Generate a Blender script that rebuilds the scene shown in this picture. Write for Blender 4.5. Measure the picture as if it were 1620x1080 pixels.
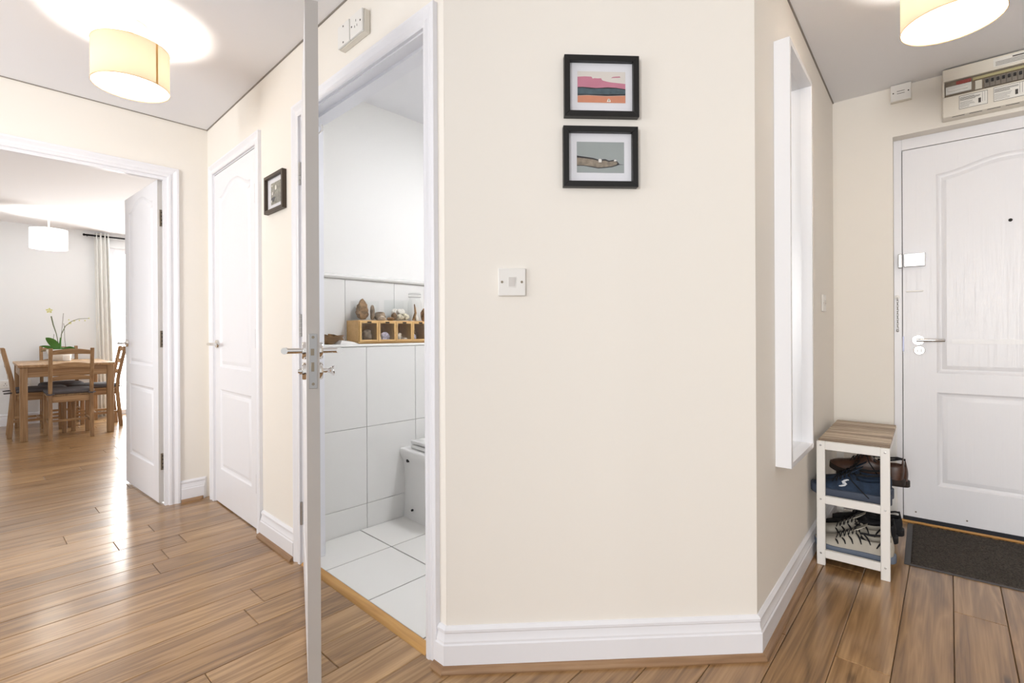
import bpy, math, random
from mathutils import Vector, Matrix, noise as mnoise
R = math.radians
random.seed(7)
scene = bpy.context.scene
for o in list(bpy.data.objects): bpy.data.objects.remove(o)
COL = scene.collection

# ------------------------------------------------------------------ camera
CAM_H = 1.02
FPX = 776.716
cam = bpy.data.cameras.new('camera')
cam.sensor_width = 36.0
cam.lens = FPX * 36.0 / 1620.0
cam.shift_y = -(540.0 - 527.306) / 1620.0
cam.clip_start = 0.05
camo = bpy.data.objects.new('camera', cam)
COL.objects.link(camo)
camo.matrix_world = (Matrix.Translation((0, 0, CAM_H)) @ Matrix.Rotation(R(90 - 0.0375), 4, 'X')
                     @ Matrix.Rotation(R(-0.283), 4, 'Z'))
scene.camera = camo

# ------------------------------------------------------------------ world, large lights, exposure
world = bpy.data.worlds.new('overcast_sky')
scene.world = world
world.use_nodes = True
bg = world.node_tree.nodes['Background']
bg.inputs['Color'].default_value = (0.98, 0.985, 1.0, 1)
bg.inputs['Strength'].default_value = 0.80
scene.view_settings.view_transform = 'Standard'
scene.view_settings.look = 'None'
scene.view_settings.gamma = 1.0
scene.view_settings.use_curve_mapping = False
scene.view_settings.exposure = 0.13

# ------------------------------------------------------------------ frames measured from the photograph
# each wall: origin, direction to the right as seen from the hall, normal towards the hall
FR = {}
def frame(k, o, t):
    L = math.hypot(*t); t = (t[0] / L, t[1] / L)
    FR[k] = (o, t, (t[1], -t[0]), math.atan2(t[1], t[0]))
frame('A', (-1.9188, 3.1039), (0.7294, -0.6840))
frame('B', (-1.9188, 3.1039), (0.6792, 0.7339))
frame('C', (-0.2042, 1.4961), (0.9985, 0.0541))
frame('D', (0.7688, 1.5488), (0.6498, 0.7601))
frame('E', (1.8196, 2.7781), (0.7655, -0.6434))
LEN_A, LEN_C, LEN_D = 2.351, 0.974, 1.617
H = 2.31
def wp(k, s, out, z=0.0):
    o, t, n, r = FR[k]
    return Vector((o[0] + t[0] * s + n[0] * out, o[1] + t[1] * s + n[1] * out, z))

def daylight(name, k, s, out, z, sx, sz, face, energy, col=(1, 1, 1), spread=180):
    l = bpy.data.lights.new(name, 'AREA'); l.shape = 'RECTANGLE'; l.size = sx; l.size_y = sz
    l.energy = energy; l.color = col; l.spread = R(spread)
    o = bpy.data.objects.new(name, l); COL.objects.link(o)
    o.visible_camera = True          # the emitting panel itself shows bright in each opening
    o.location = wp(k, s, out, z)
    d = Vector(face).normalized()
    o.rotation_euler = d.to_track_quat('-Z', 'Y').to_euler()
    return o
nB = FR['B'][2]
daylight('patio_daylight', 'B', 1.05, -4.62, 1.08, 1.75, 2.05, (nB[0], nB[1], -0.02), 150, (1, 0.99, 0.97))
nE, nA = FR['E'][2], FR['A'][2]
daylight('added_fill_opposite', 'A', 1.40, 2.98, 1.45, 1.55, 1.35, (-nA[0], -nA[1], -0.03), 38, (1, 0.985, 0.96))  # unseen panel added to brighten the wall with the closed door
daylight('added_fill_behind', 'E', 0.45, 7.62, 1.45, 1.7, 1.45, (-nE[0], -nE[1], -0.02), 230, (1, 0.985, 0.965))  # unseen panel added to light the entrance wall and angled wall

# ------------------------------------------------------------------ materials
def lin(c):
    return tuple((v / 255 / 12.92) if v / 255 <= 0.04045 else ((v / 255 + 0.055) / 1.055) ** 2.4 for v in c)
MATS = {}
def mat(name, rgb, rough=0.5, metal=0.0, bump=None, coat=0.0, trans=0.0, ior=1.45, spec=0.5, var=0.0, varscale=8):
    if name in MATS: return MATS[name]
    m = bpy.data.materials.new(name); m.use_nodes = True
    nt = m.node_tree; b = nt.nodes['Principled BSDF']
    b.inputs['Base Color'].default_value = (*lin(rgb), 1)
    b.inputs['Roughness'].default_value = rough
    b.inputs['Metallic'].default_value = metal
    b.inputs['Coat Weight'].default_value = coat
    b.inputs['Transmission Weight'].default_value = trans
    b.inputs['IOR'].default_value = ior
    b.inputs['Specular IOR Level'].default_value = spec
    if var or bump:
        tc = nt.nodes.new('ShaderNodeTexCoord')
    if var:
        nz = nt.nodes.new('ShaderNodeTexNoise'); nz.inputs['Scale'].default_value = varscale
        nz.inputs['Detail'].default_value = 5
        nt.links.new(tc.outputs['Object'], nz.inputs['Vector'])
        mx = nt.nodes.new('ShaderNodeMix'); mx.data_type = 'RGBA'
        c = lin(rgb)
        mx.inputs['A'].default_value = (*[v * (1 - var) for v in c], 1)
        mx.inputs['B'].default_value = (*[min(1, v * (1 + var)) for v in c], 1)
        cn = nt.nodes.new('ShaderNodeMath'); cn.operation = 'MULTIPLY_ADD'; cn.use_clamp = True
        cn.inputs[1].default_value = 3.2 if var >= 0.25 else 1.0; cn.inputs[2].default_value = -1.1 if var >= 0.25 else 0.0
        nt.links.new(nz.outputs['Fac'], cn.inputs[0])
        nt.links.new(cn.outputs['Value'], mx.inputs['Factor'])
        nt.links.new(mx.outputs['Result'], b.inputs['Base Color'])
    if bump:
        sc, st, stretch = bump
        mp = nt.nodes.new('ShaderNodeMapping'); mp.inputs['Scale'].default_value = stretch
        nt.links.new(tc.outputs['Object'], mp.inputs['Vector'])
        n2 = nt.nodes.new('ShaderNodeTexNoise'); n2.inputs['Scale'].default_value = sc
        n2.inputs['Detail'].default_value = 4
        nt.links.new(mp.outputs['Vector'], n2.inputs['Vector'])
        bp = nt.nodes.new('ShaderNodeBump'); bp.inputs['Strength'].default_value = st
        bp.inputs['Distance'].default_value = 0.002
        nt.links.new(n2.outputs['Fac'], bp.inputs['Height'])
        nt.links.new(bp.outputs['Normal'], b.inputs['Normal'])
    MATS[name] = m
    return m

def wood(name, dark, mid, light, grain=1.0, rough=0.35, coat=0.0, axis=0, knots=False, randvar=0.25, scale=1.0):
    """wood whose grain runs along the object's own x (0), y (1) or z (2) axis"""
    m = bpy.data.materials.new(name); m.use_nodes = True
    nt = m.node_tree; b = nt.nodes['Principled BSDF']; L = nt.links
    tc = nt.nodes.new('ShaderNodeTexCoord'); oi = nt.nodes.new('ShaderNodeObjectInfo')
    off = nt.nodes.new('ShaderNodeVectorMath'); off.operation = 'MULTIPLY_ADD'
    cmb = nt.nodes.new('ShaderNodeCombineXYZ')
    for i in range(3): L.new(oi.outputs['Random'], cmb.inputs[i])
    L.new(cmb.outputs['Vector'], off.inputs[0]); off.inputs[1].default_value = (37.0, 19.0, 53.0)
    L.new(tc.outputs['Object'], off.inputs[2])
    mp = nt.nodes.new('ShaderNodeMapping')
    sc = [9.0 * scale] * 3; sc[axis] = 0.75 * scale
    mp.inputs['Scale'].default_value = sc
    L.new(off.outputs['Vector'], mp.inputs['Vector'])
    n1 = nt.nodes.new('ShaderNodeTexNoise'); n1.inputs['Scale'].default_value = 1.6; n1.inputs['Detail'].default_value = 3
    n1.inputs['Distortion'].default_value = 0.6
    L.new(mp.outputs['Vector'], n1.inputs['Vector'])
    wv = nt.nodes.new('ShaderNodeMath'); wv.operation = 'MULTIPLY'; wv.inputs[1].default_value = 9.0
    L.new(n1.outputs['Fac'], wv.inputs[0])
    fr = nt.nodes.new('ShaderNodeMath'); fr.operation = 'PINGPONG'; fr.inputs[1].default_value = 1.0
    L.new(wv.outputs['Value'], fr.inputs[0])
    mp2 = nt.nodes.new('ShaderNodeMapping'); sc2 = [170.0 * scale] * 3; sc2[axis] = 4.0 * scale
    mp2.inputs['Scale'].default_value = sc2
    L.new(off.outputs['Vector'], mp2.inputs['Vector'])
    n2 = nt.nodes.new('ShaderNodeTexNoise'); n2.inputs['Scale'].default_value = 1.0; n2.inputs['Detail'].default_value = 4
    L.new(mp2.outputs['Vector'], n2.inputs['Vector'])
    a = nt.nodes.new('ShaderNodeMath'); a.operation = 'MULTIPLY_ADD'; a.inputs[1].default_value = 0.55 * grain
    L.new(fr.outputs['Value'], a.inputs[0])
    h2 = nt.nodes.new('ShaderNodeMath'); h2.operation = 'MULTIPLY_ADD'; h2.inputs[1].default_value = 0.7 * (0.5 + 0.5 * grain); h2.inputs[2].default_value = 0.5 - 0.275 * grain - 0.35 * (0.5 + 0.5 * grain)
    L.new(n2.outputs['Fac'], h2.inputs[0]); L.new(h2.outputs['Value'], a.inputs[2])
    rv = nt.nodes.new('ShaderNodeMath'); rv.operation = 'MULTIPLY_ADD'; rv.inputs[1].default_value = randvar * 2
    L.new(oi.outputs['Random'], rv.inputs[0]); rv.inputs[2].default_value = -randvar
    sm = nt.nodes.new('ShaderNodeMath'); sm.operation = 'ADD'
    L.new(a.outputs['Value'], sm.inputs[0]); L.new(rv.outputs['Value'], sm.inputs[1])
    rp = nt.nodes.new('ShaderNodeValToRGB')
    el = rp.color_ramp.elements
    el[0].position = 0.05; el[0].color = (*lin(dark), 1)
    el[1].position = 0.95; el[1].color = (*lin(light), 1)
    e = el.new(0.5); e.color = (*lin(mid), 1)
    L.new(sm.outputs['Value'], rp.inputs['Fac'])
    out = rp.outputs['Color']
    if knots:
        mk = nt.nodes.new('ShaderNodeMapping'); ks = [5.2] * 3; ks[axis] = 1.7
        mk.inputs['Scale'].default_value = ks; L.new(off.outputs['Vector'], mk.inputs['Vector'])
        vo = nt.nodes.new('ShaderNodeTexVoronoi'); vo.inputs['Scale'].default_value = 1.0
        L.new(mk.outputs['Vector'], vo.inputs['Vector'])
        r2 = nt.nodes.new('ShaderNodeValToRGB')
        r2.color_ramp.elements[0].position = 0.035; r2.color_ramp.elements[0].color = (1, 1, 1, 1)
        r2.color_ramp.elements[1].position = 0.13; r2.color_ramp.elements[1].color = (0, 0, 0, 1)
        ad = nt.nodes.new('ShaderNodeMath'); ad.operation = 'MULTIPLY_ADD'; ad.inputs[1].default_value = 0.10
        L.new(n2.outputs['Fac'], ad.inputs[0]); L.new(vo.outputs['Distance'], ad.inputs[2])
        L.new(ad.outputs['Value'], r2.inputs['Fac'])
        mx = nt.nodes.new('ShaderNodeMix'); mx.data_type = 'RGBA'
        L.new(r2.outputs['Color'], mx.inputs['Factor']); L.new(out, mx.inputs['A'])
        mx.inputs['B'].default_value = (*lin((66, 44, 28)), 1)
        out = mx.outputs['Result']
    L.new(out, b.inputs['Base Color'])
    b.inputs['Roughness'].default_value = rough
    b.inputs['Coat Weight'].default_value = coat; b.inputs['Coat Roughness'].default_value = 0.14
    bp = nt.nodes.new('ShaderNodeBump'); bp.inputs['Strength'].default_value = 0.12; bp.inputs['Distance'].default_value = 0.001
    L.new(n2.outputs['Fac'], bp.inputs['Height']); L.new(bp.outputs['Normal'], b.inputs['Normal'])
    MATS[name] = m
    return m

def emis(name, rgb, strength):
    m = bpy.data.materials.new(name); m.use_nodes = True
    b = m.node_tree.nodes['Principled BSDF']
    b.inputs['Base Color'].default_value = (0.8, 0.8, 0.8, 1)
    b.inputs['Emission Color'].default_value = (*lin(rgb), 1); b.inputs['Emission Strength'].default_value = strength
    MATS[name] = m
    return m

def shade_mat(name, rgb, transl=0.6, through=1.0):
    m = bpy.data.materials.new(name); m.use_nodes = True
    nt = m.node_tree; nt.nodes.remove(nt.nodes['Principled BSDF'])
    d = nt.nodes.new('ShaderNodeBsdfDiffuse'); t = nt.nodes.new('ShaderNodeBsdfTranslucent'); mx = nt.nodes.new('ShaderNodeMixShader')
    d.inputs['Color'].default_value = (*lin(rgb), 1); t.inputs['Color'].default_value = (*[v * through for v in lin(rgb)], 1)
    mx.inputs['Fac'].default_value = transl
    nt.links.new(d.outputs[0], mx.inputs[1]); nt.links.new(t.outputs[0], mx.inputs[2])
    nt.links.new(mx.outputs[0], nt.nodes['Material Output'].inputs['Surface'])
    MATS[name] = m
    return m

WALL = mat('cream_wall_paint', (240, 235, 227), 0.75, bump=(220, 0.04, (1, 1, 1)), spec=0.3)
LWALL = mat('warm_white_wall_paint', (236, 238, 240), 0.8, spec=0.3)
BWALL = mat('bathroom_white_paint', (244, 243, 240), 0.7)
CEIL = mat('ceiling_white_paint', (240, 240, 243), 0.8, spec=0.25)
GLOSS = mat('white_gloss_paint', (236, 236, 240), 0.32)
DOORW = mat('white_woodgrain_door_paint', (238, 238, 242), 0.33, bump=(70, 1.0, (1, 1, 0.05)))
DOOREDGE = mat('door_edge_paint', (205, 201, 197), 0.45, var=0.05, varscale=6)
CHROME = mat('polished_chrome', (225, 222, 218), 0.09, 1.0)
STEEL = mat('satin_steel', (178, 176, 174), 0.33, 1.0)
BRONZE = mat('worn_hinge_metal', (150, 138, 120), 0.3, 1.0)
DARK = mat('dark_recess', (28, 26, 26), 0.7)
OAK = wood('oak_floor_boards', (104, 74, 44), (152, 116, 75), (188, 151, 106), 0.75, 0.30, 0.45, 0, knots=True, randvar=0.16)
BEAD = wood('oak_beading', (112, 82, 56), (150, 116, 84), (178, 146, 112), 0.6, 0.4, 0, 0, randvar=0.05)
THRESH = wood('honey_oak_threshold', (170, 124, 66), (198, 150, 86), (214, 170, 106), 0.5, 0.35, 0, 0, randvar=0.02)
PINE_X = wood('stained_pine_x', (122, 90, 58), (162, 127, 89), (192, 159, 118), 0.7, 0.4, 0, 0, randvar=0.08)
PINE_Y = wood('stained_pine_y', (122, 90, 58), (162, 127, 89), (192, 159, 118), 0.7, 0.4, 0, 1, randvar=0.08)
PINE_Z = wood('stained_pine_z', (116, 86, 56), (154, 120, 84), (186, 153, 114), 0.7, 0.4, 0, 2, randvar=0.08)
BEECH = wood('beech_display_box', (190, 148, 92), (214, 174, 116), (228, 192, 138), 0.4, 0.4, 0, 1, randvar=0.03)
DRIFT = wood('weathered_slat_wood', (128, 108, 90), (162, 143, 124), (208, 192, 172), 0.8, 0.6, 0, 0, randvar=0.32, scale=1.6)
TILE = mat('white_glazed_tile', (236, 235, 232), 0.18)
FTILE = mat('white_floor_tile', (238, 236, 231), 0.3)
GROUT = mat('pale_grout', (196, 194, 190), 0.8)
DGROUT = mat('dark_grout', (58, 54, 52), 0.8)
CERAM = mat('white_ceramic', (240, 239, 236), 0.1, coat=0.3)
BLACKF = mat('black_frame_lacquer', (22, 21, 20), 0.4)
BROWNF = mat('dark_brown_frame', (66, 54, 42), 0.45, bump=(40, 0.2, (1, 1, 1)))
PAPER = mat('white_mount_card', (236, 234, 240), 0.8)
PLASTIC = mat('white_plastic', (236, 234, 230), 0.35)
CREAMPL = mat('cream_plastic', (226, 220, 208), 0.4)
GREYPL = mat('grey_plastic', (128, 118, 108), 0.5)
LABELP = mat('label_paper', (232, 230, 224), 0.7)
INK = mat('printed_ink', (74, 70, 66), 0.8)
MIRROR = mat('mirror_silver', (245, 246, 246), 0.015, 1.0)
WFRAME = mat('white_lacquer_frame', (246, 246, 249), 0.25)
RACKW = mat('white_painted_rack', (242, 240, 236), 0.4)
CUSH = mat('grey_cushion_cloth', (92, 88, 90), 0.9, bump=(300, 0.3, (1, 1, 1)), var=0.12, varscale=14)
CURT = mat('off_white_curtain_cloth', (241, 241, 238), 0.9)
BLACKM = mat('black_metal', (24, 24, 26), 0.4, 0.6)
MATFIB = mat('charcoal_mat_pile', (66, 60, 54), 1.0, bump=(420, 1.0, (1, 1, 1)), var=0.5, varscale=170)
MATEDGE = mat('grey_rubber_edge', (82, 80, 80), 0.6)
LEAF = mat('orchid_leaf_green', (62, 112, 38), 0.35, var=0.2, varscale=12)
STEM = mat('orchid_stem', (104, 112, 84), 0.6)
PETAL = mat('pale_yellow_petal', (222, 222, 160), 0.6)
POTW = mat('white_glazed_pot', (240, 240, 238), 0.25)
STONE1 = mat('grey_brown_stone', (150, 132, 112), 0.85, bump=(60, 0.6, (1, 1, 1)), var=0.4, varscale=30)
STONE2 = mat('pale_stone', (206, 192, 174), 0.8, var=0.3, varscale=36)
STONE3 = mat('brown_fossil_rock', (142, 112, 80), 0.9, bump=(45, 1.0, (1, 1, 1)), var=0.5, varscale=42)
SHELL = mat('striped_shell', (222, 206, 182), 0.5, var=0.5, varscale=60)
WHITESH = mat('white_shell', (238, 232, 222), 0.5, var=0.15, varscale=40)
AMETH = mat('violet_white_mineral', (200, 192, 208), 0.5, var=0.4, varscale=70)
def glass_mat(name, tint=(0.99, 0.995, 0.993), refl=0.10):
    m = bpy.data.materials.new(name); m.use_nodes = True
    nt = m.node_tree; nt.nodes.remove(nt.nodes['Principled BSDF'])
    t = nt.nodes.new('ShaderNodeBsdfTransparent'); g = nt.nodes.new('ShaderNodeBsdfGlossy'); mx = nt.nodes.new('ShaderNodeMixShader')
    lw = nt.nodes.new('ShaderNodeLayerWeight'); lw.inputs['Blend'].default_value = 0.5
    pw = nt.nodes.new('ShaderNodeMath'); pw.operation = 'POWER'; pw.inputs[1].default_value = 5.0
    ma = nt.nodes.new('ShaderNodeMath'); ma.operation = 'MULTIPLY_ADD'; ma.inputs[1].default_value = 0.6; ma.inputs[2].default_value = 0.03
    nt.links.new(lw.outputs['Facing'], pw.inputs[0]); nt.links.new(pw.outputs[0], ma.inputs[0])
    t.inputs['Color'].default_value = (*tint, 1); g.inputs['Roughness'].default_value = 0.02
    nt.links.new(ma.outputs[0], mx.inputs['Fac'])
    nt.links.new(t.outputs[0], mx.inputs[1]); nt.links.new(g.outputs[0], mx.inputs[2])
    nt.links.new(mx.outputs[0], nt.nodes['Material Output'].inputs['Surface'])
    MATS[name] = m
    return m
CLEAR = glass_mat('clear_acrylic')
PANE = glass_mat('window_glass')
FRAMEGLASS = glass_mat('picture_glass')
SHADE_Y = shade_mat('cream_lamp_shade', (255, 229, 198), 0.5, 0.068)
SHADE_W = shade_mat('white_lamp_shade', (250, 250, 246), 0.5, 0.5)
DIFF = shade_mat('opal_diffuser', (255, 252, 244), 0.75, 0.7)
SEAM = mat('tan_shade_seam', (206, 160, 96), 0.8)

# ------------------------------------------------------------------ mesh helpers
class MB:
    def __init__(self): self.v = []; self.f = []; self.m = []
    def add(self, vs, fs, mi=0):
        b = len(self.v); self.v += [tuple(p) for p in vs]
        self.f += [tuple(i + b for i in q) for q in fs]; self.m += [mi] * len(fs); return self
    def box(self, x0, y0, z0, x1, y1, z1, mi=0):
        if x0 > x1: x0, x1 = x1, x0
        if y0 > y1: y0, y1 = y1, y0
        if z0 > z1: z0, z1 = z1, z0
        v = [(x0, y0, z0), (x1, y0, z0), (x1, y1, z0), (x0, y1, z0), (x0, y0, z1), (x1, y0, z1), (x1, y1, z1), (x0, y1, z1)]
        return self.add(v, [(0, 3, 2, 1), (4, 5, 6, 7), (0, 1, 5, 4), (1, 2, 6, 5), (2, 3, 7, 6), (3, 0, 4, 7)], mi)
    def loft(self, rings, closed=True, cap=True, mi=0):
        n = len(rings[0]); vs = [p for r in rings for p in r]; fs = []
        for i in range(len(rings) - 1):
            for j in range(n if closed else n - 1):
                k = (j + 1) % n
                fs.append((i * n + j, i * n + k, (i + 1) * n + k, (i + 1) * n + j))
        if cap and closed:
            fs.append(tuple(range(n - 1, -1, -1))); fs.append(tuple((len(rings) - 1) * n + j for j in range(n)))
        return self.add(vs, fs, mi)
    def tube(self, pts, r, n=10, mi=0, cap=True):
        pts = [Vector(p) for p in pts]; rings = []; up = None
        rr = r if isinstance(r, (list, tuple)) else [r] * len(pts)
        for i, p in enumerate(pts):
            d = (pts[min(i + 1, len(pts) - 1)] - pts[max(i - 1, 0)]).normalized()
            if up is None:
                up = Vector((0, 0, 1)) if abs(d.z) < 0.9 else Vector((1, 0, 0))
            a = d.cross(up).normalized(); b = a.cross(d).normalized(); up = b
            rings.append([p + a * rr[i] * math.cos(2 * math.pi * j / n) + b * rr[i] * math.sin(2 * math.pi * j / n) for j in range(n)])
        return self.loft(rings, True, cap, mi)
    def lathe(self, prof, c=(0, 0, 0), n=24, axis='z', mi=0, cap=True):
        rings = []
        for r, h in prof:
            ring = []
            for j in range(n):
                a = 2 * math.pi * j / n; x, y = r * math.cos(a), r * math.sin(a)
                p = (x, y, h) if axis == 'z' else ((x, h, -y) if axis == 'y' else (h, x, y))
                ring.append((p[0] + c[0], p[1] + c[1], p[2] + c[2]))
            rings.append(ring)
        return self.loft(rings, True, cap, mi)
    def prism(self, poly, a, b, plane='xz', mi=0):
        def P(p, h): return {'xz': (p[0], h, p[1]), 'xy': (p[0], p[1], h), 'yz': (h, p[0], p[1])}[plane]
        return self.loft([[P(p, a) for p in poly], [P(p, b) for p in poly]], True, True, mi)
    def build(self, name, mats, parent=None, loc=(0, 0, 0), rot=0.0, bevel=0.0, smooth=True, seg=2, ang=35):
        me = bpy.data.meshes.new(name); me.from_pydata(self.v, [], self.f)
        if not isinstance(mats, (list, tuple)): mats = [mats]
        for m in mats: me.materials.append(m)
        me.polygons.foreach_set('material_index', self.m)
        import bmesh
        bm = bmesh.new(); bm.from_mesh(me); bmesh.ops.recalc_face_normals(bm, faces=bm.faces); bm.to_mesh(me); bm.free()
        if smooth:
            me.polygons.foreach_set('use_smooth', [True] * len(me.polygons)); me.set_sharp_from_angle(angle=R(ang))
        o = bpy.data.objects.new(name, me); COL.objects.link(o)
        o.location = loc; o.rotation_euler = (0, 0, rot) if not isinstance(rot, tuple) else rot
        if parent: o.parent = parent
        if bevel:
            bv = o.modifiers.new('bevel', 'BEVEL'); bv.width = bevel; bv.segments = seg; bv.limit_method = 'ANGLE'; bv.angle_limit = R(40)
        return o

def tag(o, label=None, cat=None, group=None, kind=None):
    if label: o['label'] = label
    if cat: o['category'] = cat
    if group: o['group'] = group
    if kind: o['kind'] = kind
    return o
def empty(name, loc=(0, 0, 0), rot=0.0):
    e = bpy.data.objects.new(name, None); e.empty_display_size = 0.1; COL.objects.link(e)
    e.location = loc; e.rotation_euler = (0, 0, rot); return e
def thing(name, label, cat, k, s, out, z=0.0, rot=0.0, group=None):
    e = empty(name, wp(k, s, out, z), FR[k][3] + rot); return tag(e, label, cat, group)
def struct(o, label=None):
    o['kind'] = 'structure'
    if label: o['label'] = label
    return o
def sempty(name, k, s=0, out=0, z=0, rot=0.0, label=None):
    return struct(empty(name, wp(k, s, out, z), FR[k][3] + rot), label)
def copy_tree(o, parent=None):
    c = o.copy(); COL.objects.link(c); c.parent = parent
    for ch in [x for x in bpy.data.objects if x.parent == o]: copy_tree(ch, c)
    return c

# ------------------------------------------------------------------ large structure: walls
def wall(name, k, rects, thick, m, label):
    mb = MB()
    for (s0, s1, z0, z1) in rects: mb.box(s0, 0, z0, s1, thick, z1)
    o = mb.build(name, m, None, wp(k, 0, 0), FR[k][3], smooth=False)
    return struct(o, label)
CD0, CD1 = 0.128, 0.830        # cupboard doorway in wall A
BD0, BD1 = 1.352, 2.256        # bathroom doorway in wall A
wall('wall_left', 'A', [(0, CD0 - 0.02, 0, H), (CD0 - 0.02, CD1 + 0.02, 2.005, H), (CD1 + 0.02, BD0 - 0.02, 0, H),
                        (BD0 - 0.02, BD1 + 0.02, 1.995, H), (BD1 + 0.02, LEN_A, 0, H)], 0.095, WALL,
     'cream painted wall with the closed door and the bathroom doorway')
LD0, LD1 = -1.005, -0.222      # living room doorway in wall B
wall('wall_far', 'B', [(-2.6, LD0 - 0.02, 0, H), (LD0 - 0.02, LD1 + 0.02, 1.975, H), (LD1 + 0.02, 0.09, 0, H)], 0.075, WALL,
     'cream painted wall around the living room doorway')
wall('wall_angled', 'C', [(0, LEN_C, 0, H)], 0.02, WALL, 'cream angled wall carrying the light switch and two framed prints')
wall('wall_right', 'D', [(0, LEN_D, 0, H)], 0.05, WALL, 'cream wall carrying the tall white mirror')
ED0, ED1 = 0.268, 1.182
wall('wall_entrance', 'E', [(-0.05, ED0, 0, H), (ED0, ED1, 2.049, H), (ED1, 1.65, 0, H)], 0.16, WALL,
     'cream wall around the recessed front door')
wall('wall_hall_side', 'E', [], 0.1, WALL, 'unseen cream wall added opposite the tall mirror to darken its wall')  # unseen side wall, put in to keep sky light off the mirror wall
hs = bpy.data.objects['wall_hall_side']; hm_ = MB().box(1.55, -2.3, 0, 1.65, 0.0, H)
hs.data.from_pydata(hm_.v, [], hm_.f); hs.data.update()
LRO = -4.45                    # living room far wall, in wall B frame
def wallb(name, rects, y0, y1, m, label):
    mb = MB()
    for (s0, s1, z0, z1) in rects: mb.box(s0, y0, z0, s1, y1, z1)
    return struct(mb.build(name, m, None, wp('B', 0, 0), FR['B'][3], smooth=False), label)
wallb('wall_living_room', [(-2.6, 0.13, 0, H), (0.13, 1.95, 2.13, H), (1.95, 2.6, 0, H)], -LRO, -LRO + 0.12, LWALL,
      'pale living room wall behind the dining table')
ow = MB()                       # unseen wall added behind the viewpoint, open for the fill panel
for s0, s1, z0, z1 in ((-0.9, -0.45, 0, H), (-0.45, 1.35, 0, 0.68), (-0.45, 1.35, 2.22, H), (1.35, 1.8, 0, H)): ow.box(s0, -7.55, z0, s1, -7.45, z1)
struct(ow.build('wall_added_behind', LWALL, None, wp('E', 0, 0), FR['E'][3], smooth=False), 'unseen wall added around the light panel behind the viewpoint')
ow = MB()                       # unseen wall added across the hall; its end shades the angled wall
for s0, s1, z0, z1 in ((-0.3, 0.60, 0, H), (0.60, 2.20, 0, 0.75), (0.60, 2.20, 2.15, H), (2.20, 3.35, 0, H)): ow.box(s0, -2.86, z0, s1, -2.76, z1)
struct(ow.build('wall_added_opposite', LWALL, None, wp('A', 0, 0), FR['A'][3], smooth=False), 'unseen wall added across the hall to shade the angled wall')
w3 = sempty('added_window_opposite', 'A', label='made up white window frame before the added light across the hall')  # invented frame around the added panel across the hall
for s0, s1 in ((0.60, 0.65), (1.375, 1.425), (2.15, 2.20)): MB().box(s0, -2.84, 0.75, s1, -2.79, 2.15).build('stile', GLOSS, w3, bevel=0.002)
for z0, z1 in ((0.75, 0.80), (2.10, 2.15)): MB().box(0.65, -2.84, z0, 2.15, -2.79, z1).build('rail', GLOSS, w3, bevel=0.002)
w2 = sempty('added_window_behind', 'E', label='made up white window frame before the added light behind the viewpoint')  # invented frame around the added panel behind the viewpoint
for s0, s1 in ((-0.45, -0.40), (0.425, 0.475), (1.30, 1.35)): MB().box(s0, -7.53, 0.68, s1, -7.48, 2.22).build('stile', GLOSS, w2, bevel=0.002)
for z0, z1 in ((0.68, 0.73), (2.17, 2.22)): MB().box(-0.40, -7.53, z0, 1.30, -7.48, z1).build('rail', GLOSS, w2, bevel=0.002)
mb = MB().box(-2.6, -4.65, H, 2.6, 4.57, H + 0.1)
ceil = struct(mb.build('ceiling', CEIL, None, wp('B', 0, 0), FR['B'][3], smooth=False), 'flat pale grey white ceiling')
# thin grey strip drawn as the shadow line between wall and ceiling
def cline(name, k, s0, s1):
    struct(MB().box(s0, -0.006, H - 0.004, s1, 0.0, H).build(name, mat('ceiling_joint_shadow_strip', (150, 144, 138), 0.8), None, wp(k, 0, 0), FR[k][3], smooth=False),
           'narrow strip coloured as the shadow line where wall meets ceiling')
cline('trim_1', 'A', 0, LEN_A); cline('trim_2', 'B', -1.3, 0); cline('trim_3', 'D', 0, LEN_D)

# ------------------------------------------------------------------ floor boards
PANG = R(41.7)                   # boards run along this bearing (from +Y towards +X)
pd = Vector((math.sin(PANG), math.cos(PANG), 0)); pn = Vector((pd.y, -pd.x, 0))
sub = MB().box(-2.6, -4.65, -0.08, 2.6, 4.57, -0.0145)
floor = struct(sub.build('floor', mat('dark_subfloor', (58, 40, 26), 0.9), smooth=False), 'glossy oak plank floor')
floor.location = wp('B', 0, 0); floor.rotation_euler = (0, 0, FR['B'][3])
finv = (Matrix.Translation(floor.location) @ Matrix.Rotation(FR['B'][3], 4, 'Z')).inverted()
struct(MB().box(-1.5, 4.57, -0.12, 3.2, 7.5, -0.03).build('floor_patio', mat('pale_paving', (226, 224, 220), 0.9, var=0.06), None, wp('B', 0, 0), FR['B'][3], smooth=False), 'pale paved patio outside the living room')
PW = 0.1405
base = (wp('E', 0.184, 0.858) + wp('E', 0.176, 1.619)) * 0.5
r0 = base.dot(pn)
def seen(p, mx=420, my=260):
    if p.y < 0.25: return False
    x = 810 + p.x / p.y * FPX; y = 527 + CAM_H * FPX / p.y
    return -mx < x < 1620 + mx and y < 1080 + my
Aro, At, An, _ = FR['A']
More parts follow.
